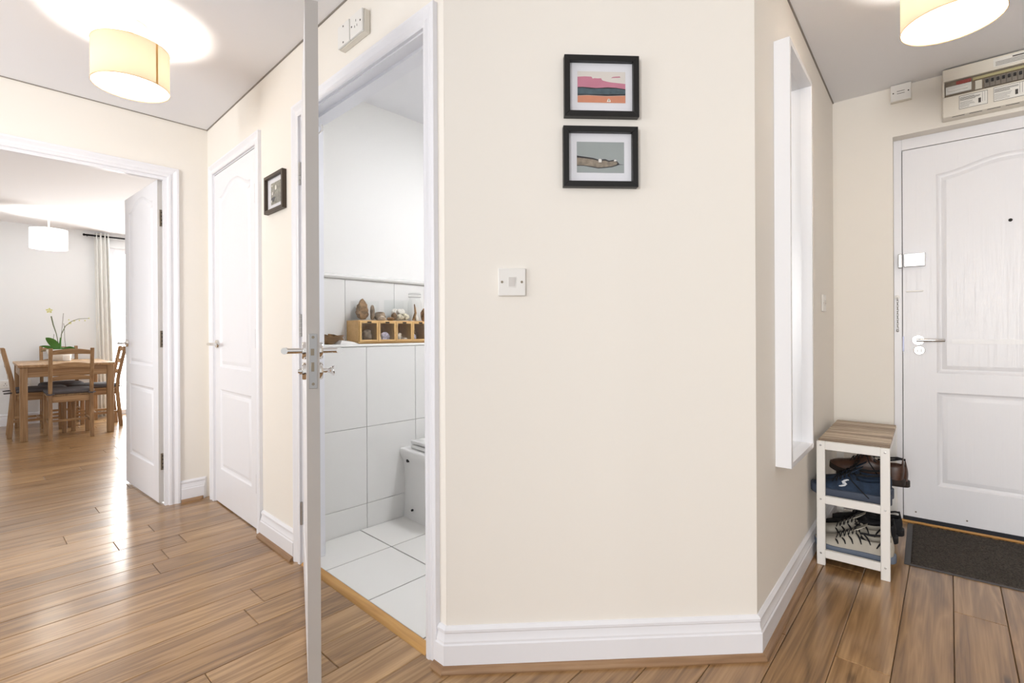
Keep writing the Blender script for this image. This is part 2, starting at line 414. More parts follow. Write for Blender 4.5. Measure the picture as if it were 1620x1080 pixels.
def in_room(p):
    q = Vector((p.x - Aro[0], p.y - Aro[1], 0)); s = q.x * At[0] + q.y * At[1]; v = q.x * An[0] + q.y * An[1]
    qb = Vector((p.x - FR['B'][0][0], p.y - FR['B'][0][1], 0))
    a = qb.x * FR['B'][1][0] + qb.y * FR['B'][1][1]; o = qb.x * FR['B'][2][0] + qb.y * FR['B'][2][1]
    qd = Vector((p.x - FR['D'][0][0], p.y - FR['D'][0][1], 0)); od = qd.x * FR['D'][2][0] + qd.y * FR['D'][2][1]
    qe = Vector((p.x - FR['E'][0][0], p.y - FR['E'][0][1], 0)); oe = qe.x * FR['E'][2][0] + qe.y * FR['E'][2][1]
    qc = Vector((p.x - FR['C'][0][0], p.y - FR['C'][0][1], 0)); oc = qc.x * FR['C'][2][0] + qc.y * FR['C'][2][1]
    living = o < 0.2 and a < 1.9 and o > -4.6
    hall = (v > -0.12 and s > -0.1 and s < 2.6) or (oc > -0.12 and p.x > -0.6 and p.x < 0.9) or (od > -0.12 and oe > -0.15)
    return living or hall
def plank(x0, x1, row):
    w = PW - 0.0016; c = 0.0018; t = 0.014
    L = x1 - x0 - 0.0016; b = -t
    v = [(0, 0, b), (L, 0, b), (L, w, b), (0, w, b), (0, 0, -c), (L, 0, -c), (L, w, -c), (0, w, -c),
         (c, c, 0), (L - c, c, 0), (L - c, w - c, 0), (c, w - c, 0)]
    f = [(0, 3, 2, 1), (0, 1, 5, 4), (1, 2, 6, 5), (2, 3, 7, 6), (3, 0, 4, 7), (4, 5, 9, 8), (5, 6, 10, 9), (6, 7, 11, 10), (7, 4, 8, 11), (8, 9, 10, 11)]
    origin = pd * x0 + pn * (r0 + (row + 1) * PW)
    m = MB().add(v, f)
    lo_ = finv @ Vector((origin.x, origin.y, 0))
    return m.build('plank', OAK, floor, lo_, math.atan2(pd.y, pd.x) - FR['B'][3], smooth=False)
rnd = random.Random(11)
for row in range(-64, 16):
    x = -3.2 + rnd.uniform(0, 1.1)
    while x < 8.5:
        Lp = rnd.choice([0.75, 0.95, 1.2, 1.35, 1.5])
        mids = [pd * (x + Lp * q) + pn * (r0 + (row + 0.5) * PW) for q in (0, 0.25, 0.5, 0.75, 1)]
        if any(seen(p) and in_room(p) for p in mids): plank(x, x + Lp, row)
        x += Lp

# ------------------------------------------------------------------ skirtings and beads
SKP = [(0, 0), (0.018, 0), (0.018, 0.078), (0.0145, 0.082), (0.0145, 0.088), (0.011, 0.096), (0.009, 0.110), (0.012, 0.114), (0.012, 0.121), (0.004, 0.129), (0, 0.130)]
BDP = [(0, 0), (0.016, 0), (0.016, 0.004), (0.0125, 0.0115), (0.006, 0.017), (0, 0.019)]
def strip(name, k, s0, s1, prof, m, m0=0.0, m1=0.0, off=0.0, label=None):
    ra = [(s0 - (o + off) * m0, -(o + off), z) for o, z in prof]; rb = [(s1 + (o + off) * m1, -(o + off), z) for o, z in prof]
    o = MB().loft([ra, rb]).build(name, m, None, wp(k, 0, 0), FR[k][3], ang=20)
    return struct(o, label)
MT = math.tan(R(23.15))
strip('baseboard_left', 'A', CD1 + 0.066, BD0 - 0.066, SKP, GLOSS, label='white skirting between the closed door and the bathroom doorway')
strip('baseboard_corner', 'A', BD1 + 0.060, LEN_A, SKP, GLOSS, 0, MT, label='short white skirting return beside the bathroom doorway')
strip('baseboard_angled', 'C', 0, LEN_C, SKP, GLOSS, MT, MT, label='white moulded skirting of the angled wall')
strip('baseboard_right', 'D', 0, LEN_D, SKP, GLOSS, MT, -1, label='white moulded skirting under the mirror')
strip('baseboard_entrance', 'E', 0, ED0, SKP, GLOSS, -1, 0, label='white skirting behind the shoe rack')
strip('baseboard_far', 'B', LD1 + 0.066, -0.015, SKP, GLOSS, 0, -1, label='white skirting in the corner beside the living room doorway')
strip('baseboard_far_left', 'B', -1.4, LD0 - 0.066, SKP, GLOSS, label='white skirting on the latch side of the living room doorway')
BL = 'thin oak bead along the foot of the skirting'
strip('trim_4', 'A', CD1 + 0.060, BD0 - 0.062, BDP, BEAD, 0, 0, 0.018, BL + ' between two doors')
strip('trim_5', 'A', BD1 + 0.056, LEN_A, BDP, BEAD, 0, MT, 0.018, BL + ' beside the bathroom doorway')
strip('trim_6', 'C', 0, LEN_C, BDP, BEAD, MT, MT, 0.018, BL + ' of the angled wall')
strip('trim_7', 'D', 0, LEN_D, BDP, BEAD, MT, -1, 0.018, BL + ' under the mirror')
strip('trim_8', 'B', LD1 + 0.066, -0.02, BDP, BEAD, 0, -1, 0.018, BL + ' in the far corner')
strip('baseboard_living_room', 'B', -2.6, -0.06, [(o - LRO * -1, z) for o, z in SKP], GLOSS, label='white skirting behind the dining table')

# ------------------------------------------------------------------ door frames and architraves
ARP = [(0, 0.0), (0, 0.011), (0.006, 0.014), (0.016, 0.014), (0.022, 0.009), (0.030, 0.0085), (0.038, 0.0125), (0.046, 0.0175), (0.056, 0.0175), (0.058, 0.016), (0.058, 0.0)]
def doorcase(name, k, s0, s1, zt, depth, label, stop_y, stop_side=1, prof=ARP, back=True):
    e = sempty(name, k, label=label)
    def member(nm, fa, fb): MB().loft([[fa(d, o) for d, o in prof], [fb(d, o) for d, o in prof]]).build(nm, GLOSS, e, ang=20)
    r = 0.006
    member('architrave_side', lambda d, o: (s0 - r - d, -o, 0), lambda d, o: (s0 - r - d, -o, zt + r + d))
    member('architrave_side', lambda d, o: (s1 + r + d, -o, 0), lambda d, o: (s1 + r + d, -o, zt + r + d))
    member('architrave_head', lambda d, o: (s0 - r - d, -o, zt + r + d), lambda d, o: (s1 + r + d, -o, zt + r + d))
    if back:
        member('architrave_side', lambda d, o: (s0 - r - d, depth + o, 0), lambda d, o: (s0 - r - d, depth + o, zt + r + d))
        member('architrave_side', lambda d, o: (s1 + r + d, depth + o, 0), lambda d, o: (s1 + r + d, depth + o, zt + r + d))
        member('architrave_head', lambda d, o: (s0 - r - d, depth + o, zt + r + d), lambda d, o: (s1 + r + d, depth + o, zt + r + d))
    MB().box(s0 - 0.02, 0, 0, s0, depth, zt + 0.02).build('jamb', GLOSS, e, smooth=False)
    MB().box(s1, 0, 0, s1 + 0.02, depth, zt + 0.02).build('jamb', GLOSS, e, smooth=False)
    MB().box(s0, 0, zt, s1, depth, zt + 0.02).build('head_lining', GLOSS, e, smooth=False)
    y0, y1 = (stop_y, depth) if stop_side > 0 else (0, stop_y)
    MB().box(s0, y0, 0, s0 + 0.012, y1, zt).build('door_stop', GLOSS, e, smooth=False)
    MB().box(s1 - 0.012, y0, 0, s1, y1, zt).build('door_stop', GLOSS, e, smooth=False)
    MB().box(s0 + 0.012, y0, zt - 0.012, s1 - 0.012, y1, zt).build('door_stop', GLOSS, e, smooth=False)
    return e
doorcase('trim_9', 'A', CD0 + 0.004, CD1 - 0.004, 1.993, 0.095, 'white moulded door casing round the closed door', 0.040)
bcase = doorcase('trim_10', 'A', BD0, BD1, 1.978, 0.095, 'white moulded door casing of the bathroom doorway', 0.040)
MB().box(BD1 - 0.0125, 0.010, 0.90, BD1 + 0.001, 0.034, 1.02).build('strike_plate', BRONZE, bcase, bevel=0.001)
doorcase('trim_11', 'B', LD0, LD1, 1.958, 0.075, 'white moulded door casing of the living room doorway', 0.030, -1)

# ------------------------------------------------------------------ panelled doors
def offset_poly(poly, d):
    n = len(poly); out = []
    for i in range(n):
        p0, p1, p2 = Vector(poly[i - 1]), Vector(poly[i]), Vector(poly[(i + 1) % n])
        e1 = (p1 - p0).normalized(); e2 = (p2 - p1).normalized()
        n1 = Vector((-e1.y, e1.x)); n2 = Vector((-e2.y, e2.x)); b = n1 + n2
        if b.length < 1e-6: b = n1
        b = b / max(0.3, (b.dot(n1)))
        out.append((p1 + b * d)[:])
    return out
PPROF = [(0, 0), (0.005, 0.0045), (0.012, 0.0075), (0.020, 0.0085), (0.026, 0.006), (0.040, 0.0015)]
def make_leaf(root, w, h, t, mL, mR, lo, up, rise, handle_holes=None):
    """leaf x 0..w, y 0..t, z 0..h; lo=(z0,z1) lower panel, up=(z0,z1 at the sides), rise = arch height"""
    N = 24
    def arch(u):                        # cathedral top: flat ends, S curve up to the middle
        a = abs(2 * u - 1); a = max(0.0, min(1.0, (1 - a) / 0.92)); return rise * (a * a * (3 - 2 * a))
    xs = [mL + (w - mL - mR) * i / N for i in range(N + 1)]
    top = [(x, up[1] + arch(i / N)) for i, x in enumerate(xs)]
    upper = [(mL, up[0]), (w - mR, up[0])] + top[::-1]
    lower = [(mL, lo[0]), (w - mR, lo[0]), (w - mR, lo[1]), (mL, lo[1])]
    body = MB()
    for y in (0.0, t):
        def q(*p): body.add([(a, y, b) for a, b in p], [tuple(range(len(p)))])
        q((0, 0), (mL, 0), (mL, h), (0, h)); q((w - mR, 0), (w, 0), (w, h), (w - mR, h))
        q((mL, 0), (w - mR, 0), (w - mR, lo[0]), (mL, lo[0])); q((mL, lo[1]), (w - mR, lo[1]), (w - mR, up[0]), (mL, up[0]))
        for i in range(N): q(top[i], top[i + 1], (top[i + 1][0], h), (top[i][0], h))
    body.add([(0, 0, 0), (0, t, 0), (0, t, h), (0, 0, h)], [(0, 1, 2, 3)], 1); body.add([(w, 0, 0), (w, t, 0), (w, t, h), (w, 0, h)], [(0, 1, 2, 3)], 1)
    body.add([(0, 0, 0), (w, 0, 0), (w, t, 0), (0, t, 0)], [(0, 1, 2, 3)], 1); body.add([(0, 0, h), (w, 0, h), (w, t, h), (0, t, h)], [(0, 1, 2, 3)], 1)
    body.build('leaf', [DOORW, DOOREDGE], root, ang=30)
    for nm, poly in (('upper_panel', upper), ('lower_panel', lower)):
        for y, sg in ((0.0, 1), (t, -1)):
            pm = MB(); rings = [[(p[0], y + sg * dp, p[1]) for p in offset_poly(poly, ins)] for ins, dp in PPROF]
            pm.loft(rings, True, False); pm.add(rings[-1], [tuple(range(len(poly)))])
            pm.build(nm, DOORW, root, ang=25)

def lever(parent, x, z, y, sgn, dirx, L=0.115, name='handle', neck=0.05):
    """rose on the face at y, sgn -1/+1 = outward direction in y"""
    hb = MB().tube([(x, y, z), (x, y + sgn * 0.010, z), (x, y + sgn * 0.0102, z), (x, y + sgn * neck, z)], [0.0105, 0.0105, 0.0085, 0.0085], 14)
    hb.tube([(x - dirx * 0.009, y + sgn * neck, z), (x + dirx * 0.02, y + sgn * neck, z), (x + dirx * L * 0.6, y + sgn * (neck + 0.003), z), (x + dirx * L, y + sgn * (neck - 0.003), z)], [0.0092, 0.009, 0.0085, 0.008], 14)
    o = hb.build(name, CHROME, parent)
    MB().lathe([(0.0001, 0), (0.026, 0), (0.026, sgn * 0.007), (0.0235, sgn * 0.011), (0.0001, sgn * 0.011)], (x, y, z), 28, 'y').build('rose', CHROME, o)
    return o
def hinge(parent, x, y, z, dx, dy, hh=0.10, r=0.006, m=BRONZE):
    """knuckle at (x,y), leaves along dx/dy"""
    mb = MB()
    for i in range(5):
        a, b = z - hh / 2 + hh * i / 5 + 0.0006, z - hh / 2 + hh * (i + 1) / 5 - 0.0006
        mb.lathe([(0.0001, a), (r, a), (r, b), (0.0001, b)], (x, y, 0), 10)
    return mb.build('hinge', m, parent)

LO, UP, RISE = (0.205, 0.685), (0.815, 1.835), 0.065
# closed cupboard door
DA = sempty('door_1', 'A', CD0 + 0.007, 0.0, 0.008, label='closed white two panel door with an arched upper panel')
WA = CD1 - CD0 - 0.014
make_leaf(DA, WA, 1.981, 0.035, 0.090, 0.090, LO, UP, RISE)
lever(DA, 0.052, 0.955, 0.0, -1, 1)
for z in (0.24, 0.99, 1.74): hinge(DA, WA + 0.002, -0.004, z, 0, 0, m=STEEL)
# bathroom door standing ajar towards the hall
BANG = -22.95
DBt = sempty('door_2', 'A', BD0 + 0.012, 0.004, 0.009, R(BANG), 'white bathroom door standing ajar, seen along its latch edge')
WB = 0.840
make_leaf(DBt, WB, 1.968, 0.0352, 0.105, 0.105, LO, UP, RISE)
lever(DBt, WB - 0.055, 0.962, 0.0, -1, -1, 0.12, neck=0.058); lever(DBt, WB - 0.055, 0.962, 0.0352, 1, -1, 0.12, neck=0.058)
zc = 0.902
MB().lathe([(0.0001, 0), (0.026, 0), (0.026, -0.007), (0.0235, -0.011), (0.010, -0.011), (0.010, -0.018), (0.006, -0.018), (0.006, -0.022), (0.0001, -0.022)], (WB - 0.055, 0, zc), 28, 'y').build('coin_release', CHROME, DBt)
MB().lathe([(0.0001, 0), (0.026, 0), (0.026, 0.007), (0.0235, 0.011), (0.0085, 0.011), (0.007, 0.016), (0.0065, 0.024), (0.010, 0.032), (0.016, 0.038), (0.017, 0.043), (0.0001, 0.044)], (WB - 0.055, 0.0352, zc), 28, 'y').build('thumb_turn', CHROME, DBt)
fp = MB().box(WB - 0.0005, 0.0065, 0.855, WB + 0.0016, 0.0287, 1.012).build('lock_faceplate', STEEL, DBt, bevel=0.0006)
def fpx(nm, y0, y1, z0, z1, m, d=0.0022): return MB().box(WB + 0.001, y0, z0, WB + d, y1, z1).build(nm, m, fp, bevel=0.0003)
fpx('latch_bolt', 0.0112, 0.0205, 0.950, 0.969, BRONZE, 0.0030); fpx('dead_bolt', 0.0125, 0.0205, 0.904, 0.930, BRONZE, 0.0022)
for z in (0.868, 1.002):
    MB().lathe([(0.0001, WB + 0.001), (0.0042, WB + 0.001), (0.0042, WB + 0.0019), (0.0024, WB + 0.0021), (0.0001, WB + 0.0017)], (0, 0.0176, z), 14, 'x').build('screw', BRONZE, fp)
for z in (0.22, 1.05, 1.72): hinge(DBt, -0.003, -0.006, z, 0, 0, m=STEEL)
MB().tube([(0.30, 0.0352, 1.80), (0.30, 0.06, 1.795), (0.30, 0.072, 1.81), (0.30, 0.070, 1.83)], 0.004, 8).build('coat_hook', CHROME, DBt)
# living room door, open into the living room
DL = sempty('door_3', 'B', -0.2165, -0.054, 0.010, R(93.4), 'open white panelled door leading into the living room')
WL = 0.716
make_leaf(DL, WL, 1.945, 0.037, 0.095, 0.095, LO, UP, RISE)
lever(DL, WL - 0.055, 0.955, 0.037, 1, -1, 0.11); lever(DL, WL - 0.055, 0.955, 0.0, -1, -1, 0.11)
for z in (0.245, 0.985, 1.715):
    hg = hinge(DL, -0.002, -0.006, z, 0, 0)
    MB().box(-0.0016, 0.0, z - 0.05, 0.0005, 0.027, z + 0.05).build('hinge_plate', BRONZE, hg, bevel=0.0005)
    for q in (-0.034, -0.012, 0.012, 0.034): MB().lathe([(0.0001, -0.0026), (0.0032, -0.0026), (0.0032, -0.001)], (0, 0.017, z + q), 10, 'x').build('screw', DARK, hg)
# front door in its recess
FP = -0.077
FC = sempty('trim_12', 'E', 0, FP, 0, label='white painted frame of the recessed front door')
MB().box(ED0, 0, 0, 0.3025, 0.06, 2.049).build('jamb', GLOSS, FC, bevel=0.002)
MB().box(1.1465, 0, 0, ED1, 0.06, 2.049).build('jamb', GLOSS, FC, bevel=0.002)
MB().box(0.3025, 0, 1.9905, 1.1465, 0.06, 2.049).build('frame_head', GLOSS, FC, bevel=0.002)
MB().box(0.3025, 0.03, 0.0, 1.1465, 0.06, 1.9905).build('rebate', DARK, FC)
MB().box(ED0, -0.012, 0.0, ED1, 0.03, 0.012).build('threshold_strip', THRESH, FC, bevel=0.003)
MB().box(0.306, -0.004, 0.012, 1.143, 0.03, 0.031).build('draught_seal', mat('blue_black_rubber', (22, 26, 36), 0.6), FC)
DE_ = sempty('door_4', 'E', 0.3055, FP - 0.002, 0.032, label='white panelled front door with woodgrain finish')
make_leaf(DE_, 0.838, 1.9555, 0.027, 0.137, 0.137, (0.181, 0.669), (0.769, 1.803), 0.055)
lever(DE_, 0.063, 0.940, 0.0, -1, 1, 0.105, neck=0.04)
cyl = MB().lathe([(0.0001, 0), (0.024, 0), (0.024, -0.006), (0.021, -0.009), (0.0001, -0.009)], (0.067, 0, 0.887), 28, 'y').build('cylinder_escutcheon', CHROME, DE_)
MB().box(0.058, -0.014, 0.878, 0.077, -0.008, 0.896).build('euro_cylinder', STEEL, cyl, bevel=0.003)
nl = MB().box(0.004, -0.032, 1.329, 0.094, 0, 1.400).build('night_latch', mat('bright_latch_enamel', (236, 237, 240), 0.18, 0.4), DE_, bevel=0.004)
MB().box(0.052, -0.038, 1.352, 0.092, -0.031, 1.359).build('latch_lever', CHROME, nl, bevel=0.002)
MB().box(0.048, -0.038, 1.352, 0.058, -0.031, 1.375).build('latch_snib', STEEL, nl, bevel=0.002)
MB().box(0.2865, -0.030, 1.358, 0.3045, 0.0, 1.432).build('latch_keep', STEEL, FC, bevel=0.003)
MB().lathe([(0.0001, 0), (0.0075, 0), (0.0075, -0.003), (0.0055, -0.004), (0.0001, -0.0025)], (0.409, 0, 1.524), 16, 'y').build('peephole', DARK, DE_)
lt = MB().box(0.196, -0.0012, 0.922, 0.62, 0.001, 0.946).build('tape_strip', mat('off_white_tape', (246, 246, 248), 0.4), DE_)
MB().box(-0.0015, -0.001, 0.88, 0.0045, 0.004, 0.96).build('keep_edge', mat('blue_grey_keep', (128, 130, 148), 0.35, 0.6), DE_)
MB().box(0.014, -0.007, 1.196, 0.085, 0, 1.204).build('chain_slide', PLASTIC, DE_, bevel=0.002)
ch = MB().lathe([(0.0001, 0), (0.012, 0), (0.012, -0.006), (0.0001, -0.008)], (0.281, 0, 1.203), 18, 'y').build('chain_plate', PLASTIC, FC)
cm = MB()
for i in range(14):
    z = 1.192 - i * 0.012
    ring = [(0.283 + (0.004 * math.cos(a) if i % 2 else 0.0015 * math.cos(a)), -0.009 + (0.0015 * math.cos(a) if i % 2 else 0.004 * math.cos(a)), z + 0.0085 * math.sin(a)) for a in [2 * math.pi * j / 10 for j in range(11)]]
    cm.tube(ring, 0.0014, 5, cap=False)
cm.lathe([(0.0001, 1.015), (0.004, 1.017), (0.006, 1.024), (0.004, 1.031), (0.0001, 1.032)], (0.283, -0.009, 0), 12)
cm.build('security_chain', STEEL, FC)
for x in (0.05, 0.25): MB().lathe([(0.0001, 0), (0.004, 0), (0.004, -0.002), (0.0001, -0.003)], (x, 0, 0.028), 10, 'y').build('screw_cap', GREYPL, DE_)

# ------------------------------------------------------------------ bathroom shell
BW = 1.204; UW = 1.06
def loc_mesh(mb, name, m, lab=None, parent=None, **kw):
    o = mb.build(name, m, parent, wp('A', 0, 0) if parent is None else (0, 0, 0), FR['A'][3] if parent is None else 0, **kw)
    return struct(o, lab) if parent is None else o
wbx = loc_mesh(MB().box(UW, 0.095, 0, BW, 1.75, 0.953), 'wall_bathroom_boxing', GROUT, 'white tiled boxing below the bathroom ledge', smooth=False)
loc_mesh(MB().box(UW - 0.01, 0.095, 0.953, BW + 0.011, 1.75, 0.967), 'ledge', mat('white_ledge_board', (246, 245, 241), 0.3), parent=wbx, bevel=0.004)
wbu = loc_mesh(MB().box(UW - 0.1, 0.095, 0, UW - 0.007, 1.75, 1.318).box(UW - 0.1, 0.095, 1.318, UW, 1.75, H), 'wall_bathroom', [BWALL], 'white bathroom wall above the ledge', smooth=False)
loc_mesh(MB().loft([[(UW, y, 1.315), (UW + 0.010, y, 1.317), (UW + 0.016, y, 1.326), (UW + 0.014, y, 1.336), (UW + 0.004, y, 1.341), (UW, y, 1.341)] for y in (0.095, 0.362, 0.3635, 0.67, 0.6715, 1.75)]), 'dado_rail', TILE, parent=wbu)
ys = [0.096, 0.40, 0.708, 1.016, 1.324, 1.632]
for z0, z1 in ((0.004, 0.134), (0.136, 0.534), (0.536, 0.951)):
    for y0, y1 in zip(ys, ys[1:]):
        loc_mesh(MB().box(BW - 0.002, y0 + 0.0012, z0, BW + 0.008, y1 - 0.0012, z1), 'wall_tile', TILE, parent=wbx, bevel=0.0014)
ys = [0.096, 0.362, 0.67, 0.978, 1.286]
for y0, y1 in zip(ys, ys[1:]):
    loc_mesh(MB().box(UW - 0.008, y0 + 0.001, 0.969, UW + 0.001, y1 - 0.001, 1.314), 'wall_tile', TILE, parent=wbu, bevel=0.0012)
loc_mesh(MB().box(0.96, 1.75, 0, 2.45, 1.85, H), 'wall_bathroom_far', BWALL, 'white far wall of the bathroom', smooth=False)
loc_mesh(MB().box(2.33, 0.095, 0, 2.345, 1.75, H), 'wall_bathroom_right', BWALL, 'white right hand wall of the bathroom', smooth=False)
flb = loc_mesh(MB().box(BW, 0.012, -0.01, 2.33, 1.75, 0.004), 'floor_bathroom', DGROUT, 'white tiled bathroom floor', smooth=False)
xs = [BW + 0.009, 1.502, 1.846, 2.190, 2.33]; yy = [0.030, 0.357, 0.701, 1.045, 1.389, 1.733]
for x0, x1 in zip(xs, xs[1:]):
    for y0, y1 in zip(yy, yy[1:]):
        loc_mesh(MB().box(x0 + 0.0028, y0 + 0.0028, 0, x1 - 0.0028, y1 - 0.0028, 0.008), 'floor_tile', FTILE, parent=flb, bevel=0.001)
loc_mesh(MB().loft([[(x, -0.010, 0.0), (x, -0.006, 0.006), (x, 0.004, 0.011), (x, 0.026, 0.013), (x, 0.031, 0.008), (x, 0.031, 0)] for x in (BD0 + 0.001, BD1 - 0.001)]), 'trim_13', THRESH, 'honey oak threshold strip of the bathroom doorway')

bl = thing('bathroom_ceiling_light', 'round flush white ceiling light of the bathroom', 'ceiling lamp', 'A', 2.12, -0.95, H)
MB().lathe([(0.0001, 0), (0.13, 0), (0.13, -0.03), (0.12, -0.04)], n=36, cap=False).build('housing', PLASTIC, bl)
MB().lathe([(0.118, -0.038), (0.08, -0.05), (0.0001, -0.055)], n=36, cap=False).build('opal_cover', emis('lit_opal_cover', (250, 251, 255), 112.0), bl)

# ------------------------------------------------------------------ toilet
T = thing('toilet', 'white back to wall toilet standing against the bathroom tiles', 'toilet', 'A', BW + 0.009, -0.80)
def dshape(L, hw, z, n=22, x0=0.0, sq=2.6):
    pts = [(x0, -hw * 0.94, z)]
    for i in range(n + 1):
        a = -math.pi / 2 + math.pi * i / n
        pts.append((x0 + L * 0.45 + (L * 0.55) * (abs(math.cos(a)) ** (2 / sq)), hw * (1 if a > 0 else -1) * abs(math.sin(a)) ** (2 / sq), z))
    pts.append((x0, hw * 0.94, z)); return pts
tb = MB().loft([dshape(0.40, 0.188, 0.008), dshape(0.395, 0.180, 0.06), dshape(0.395, 0.178, 0.20), dshape(0.43, 0.180, 0.27), dshape(0.49, 0.188, 0.32), dshape(0.51, 0.206, 0.348), dshape(0.516, 0.211, 0.372), dshape(0.513, 0.210, 0.384), dshape(0.505, 0.204, 0.390)])
tb.build('pan', CERAM, T, ang=50)
st = MB().loft([dshape(0.44, 0.182, 0.394, x0=0.072), dshape(0.445, 0.186, 0.400, x0=0.07), dshape(0.445, 0.186, 0.410, x0=0.07), dshape(0.44, 0.183, 0.414, x0=0.072)]).build('seat', CERAM, T, ang=50)
MB().loft([dshape(0.44, 0.182, 0.420, x0=0.072), dshape(0.445, 0.186, 0.424, x0=0.07), dshape(0.445, 0.186, 0.436, x0=0.07), dshape(0.43, 0.178, 0.442, x0=0.076), dshape(0.36, 0.14, 0.445, x0=0.10)]).build('lid', CERAM, T, ang=50)
for y in (-0.08, 0.08): MB().tube([(0.062, y - 0.015, 0.405), (0.062, y + 0.015, 0.405)], 0.011, 12).build('seat_hinge', CHROME, T)
MB().lathe([(0.0001, -0.170), (0.006, -0.170), (0.006, -0.184), (0.0001, -0.185)], (0.085, 0, 0.06), 12, 'y').build('fixing_cap', DARK, T)
MB().lathe([(0.0001, -0.170), (0.009, -0.170), (0.009, -0.190), (0.0001, -0.1905)], (0.055, 0, 0.325), 12, 'y').build('fixing_hole', DARK, T)

# ------------------------------------------------------------------ display box and finds on the bathroom ledge
LZ = 0.967
DBX = thing('display_box', 'beech display box with small glazed compartments on the bathroom ledge', 'display box', 'A', 1.19, -0.368, LZ)
NB = 5; cw = 0.110; dp = 0.126; bh = 0.125; th = 0.007
bx = MB().box(-dp, 0, 0.004, 0, NB * cw + th, 0.004 + th).box(-dp, 0, bh - th, 0, NB * cw + th, bh).box(-dp, 0, 0.004 + th, -dp + 0.004, NB * cw + th, bh - th)
for i in range(NB + 1): bx.box(-dp + 0.004, i * cw, 0.004 + th, -0.001, i * cw + th, bh - th)
bx.box(-dp + 0.01, 0.01, 0, -0.01, NB * cw, 0.004)
bx.build('case', BEECH, DBX, bevel=0.0012)
for i in range(NB):
    y0, y1 = i * cw + th * 0.5 + 0.001, (i + 1) * cw + th * 0.5 - 0.001; z0, z1 = 0.012, bh - 0.006; w = 0.010
    fm = MB().box(-0.002, y0, z0, 0.007, y0 + w, z1).box(-0.002, y1 - w, z0, 0.007, y1, z1).box(-0.002, y0 + w, z0, 0.007, y1 - w, z0 + w).box(-0.002, y0 + w, z1 - w, 0.007, y1 - w, z1)
    d = fm.build('glazed_door', BEECH, DBX, bevel=0.001)
    MB().box(0.001, y0 + w, z0 + w, 0.003, y1 - w, z1 - w).build('pane', CLEAR, d)
    MB().box(0.006, (y0 + y1) / 2 - 0.012, z1 - 0.008, 0.0085, (y0 + y1) / 2 + 0.012, z1 - 0.001).build('pull_notch', DARK, d)
def rock(name, label, s, v, z, rx, ry, rz, m, seed, cat='stone', group=None, rough=0.18, jag=0.25):
    rn = random.Random(seed); mb = MB(); n, k = 18, 11; rings = []
    ph = [rn.uniform(0, 6.28) for _ in range(6)]
    for i in range(k + 1):
        b = math.pi * i / k; ring = []
        for j in range(n):
            a = 2 * math.pi * j / n
            f = 1 + rough * (math.sin(2 * a + ph[0]) * math.sin(b + ph[1]) + 0.7 * math.sin(3 * a + ph[2] + 2 * b) + 0.5 * math.sin(5 * a + ph[3] - 3 * b)) + jag * mnoise.noise(Vector((3.1 * math.cos(a) * math.sin(b) + seed, 3.1 * math.sin(a) * math.sin(b), 3.1 * math.cos(b))))
            r = max(0.02, math.sin(b) ** 0.55) * f
            ring.append((rx * r * math.cos(a), ry * r * math.sin(a), rz * (1 - math.cos(b)) * (1 + 0.1 * math.sin(2 * a + ph[4]))))
        rings.append(ring)
    o = mb.loft(rings).build(name, m, None, wp('A', s, v, z), FR['A'][3] + rn.uniform(0, 3), ang=60)
    return tag(o, label, cat, group)
zb = LZ + 0.0112
rock('rock', 'rough grey brown rock alone in the first display compartment', 1.154, -0.436, zb, 0.025, 0.029, 0.030, STONE1, 1, 'rock')
rock('pebble', 'small cream pebble beside the violet mineral in the display box', 1.160, -0.505, zb, 0.014, 0.016, 0.013, STONE2, 2, 'pebble')
rock('mineral', 'violet and white mineral lump in the second display compartment', 1.154, -0.547, zb, 0.025, 0.023, 0.024, AMETH, 3, 'mineral')
rock('stone', 'pale grey stone sharing a display compartment with a pink pebble', 1.155, -0.633, zb, 0.025, 0.020, 0.022, STONE2, 4)
rock('pebble', 'small flat pink pebble in the third display compartment', 1.160, -0.671, zb, 0.016, 0.017, 0.009, STONE2, 5, 'pebble')
rock('rock', 'white and grey rock at the front of the fourth display compartment', 1.150, -0.737, zb, 0.019, 0.018, 0.020, AMETH, 6, 'rock')
rock('rock', 'brown rock at the back of the fourth display compartment', 1.105, -0.768, zb, 0.026, 0.024, 0.031, STONE3, 7, 'rock')
zt = LZ + 0.1255
def acrylic_box(label, s0, s1, v0, v1, hh):
    e = thing('acrylic_box', label, 'display case', 'A', (s0 + s1) / 2, (v0 + v1) / 2, zt)
    a, b = (s1 - s0) / 2, abs(v1 - v0) / 2; t = 0.003
    MB().box(-a, -b, 0, a, b, 0.004).build('base', CLEAR, e)
    MB().box(-a, -b, 0.004, -a + t, b, hh).box(a - t, -b, 0.004, a, b, hh).box(-a + t, -b, 0.004, a - t, -b + t, hh).box(-a + t, b - t, 0.004, a - t, b, hh).build('walls', CLEAR, e)
    return e
acrylic_box('clear open acrylic box holding the brown fossil rock', 1.075, 1.165, -0.385, -0.505, 0.105)
rock('fossil_rock', 'tall jagged brown fossil rock in a clear box', 1.118, -0.432, zt + 0.0045, 0.027, 0.036, 0.052, STONE3, 11, 'rock', rough=0.10, jag=0.45)
rock('rock_sliver', 'thin upright grey rock sliver in a clear box', 1.125, -0.488, zt + 0.0045, 0.012, 0.010, 0.037, STONE1, 12, 'rock', rough=0.1)
rock('stone', 'rounded grey stone between the two clear boxes', 1.105, -0.548, zt, 0.030, 0.030, 0.023, STONE1, 13, rough=0.06)
rock('pebble', 'pale triangular pebble leaning before the rounded grey stone', 1.150, -0.532, zt, 0.014, 0.020, 0.012, STONE2, 14, 'pebble')
rock('pebble', 'small brown pebble lying against the shell box', 1.160, -0.580, zt, 0.012, 0.018, 0.009, STONE3, 15, 'pebble')
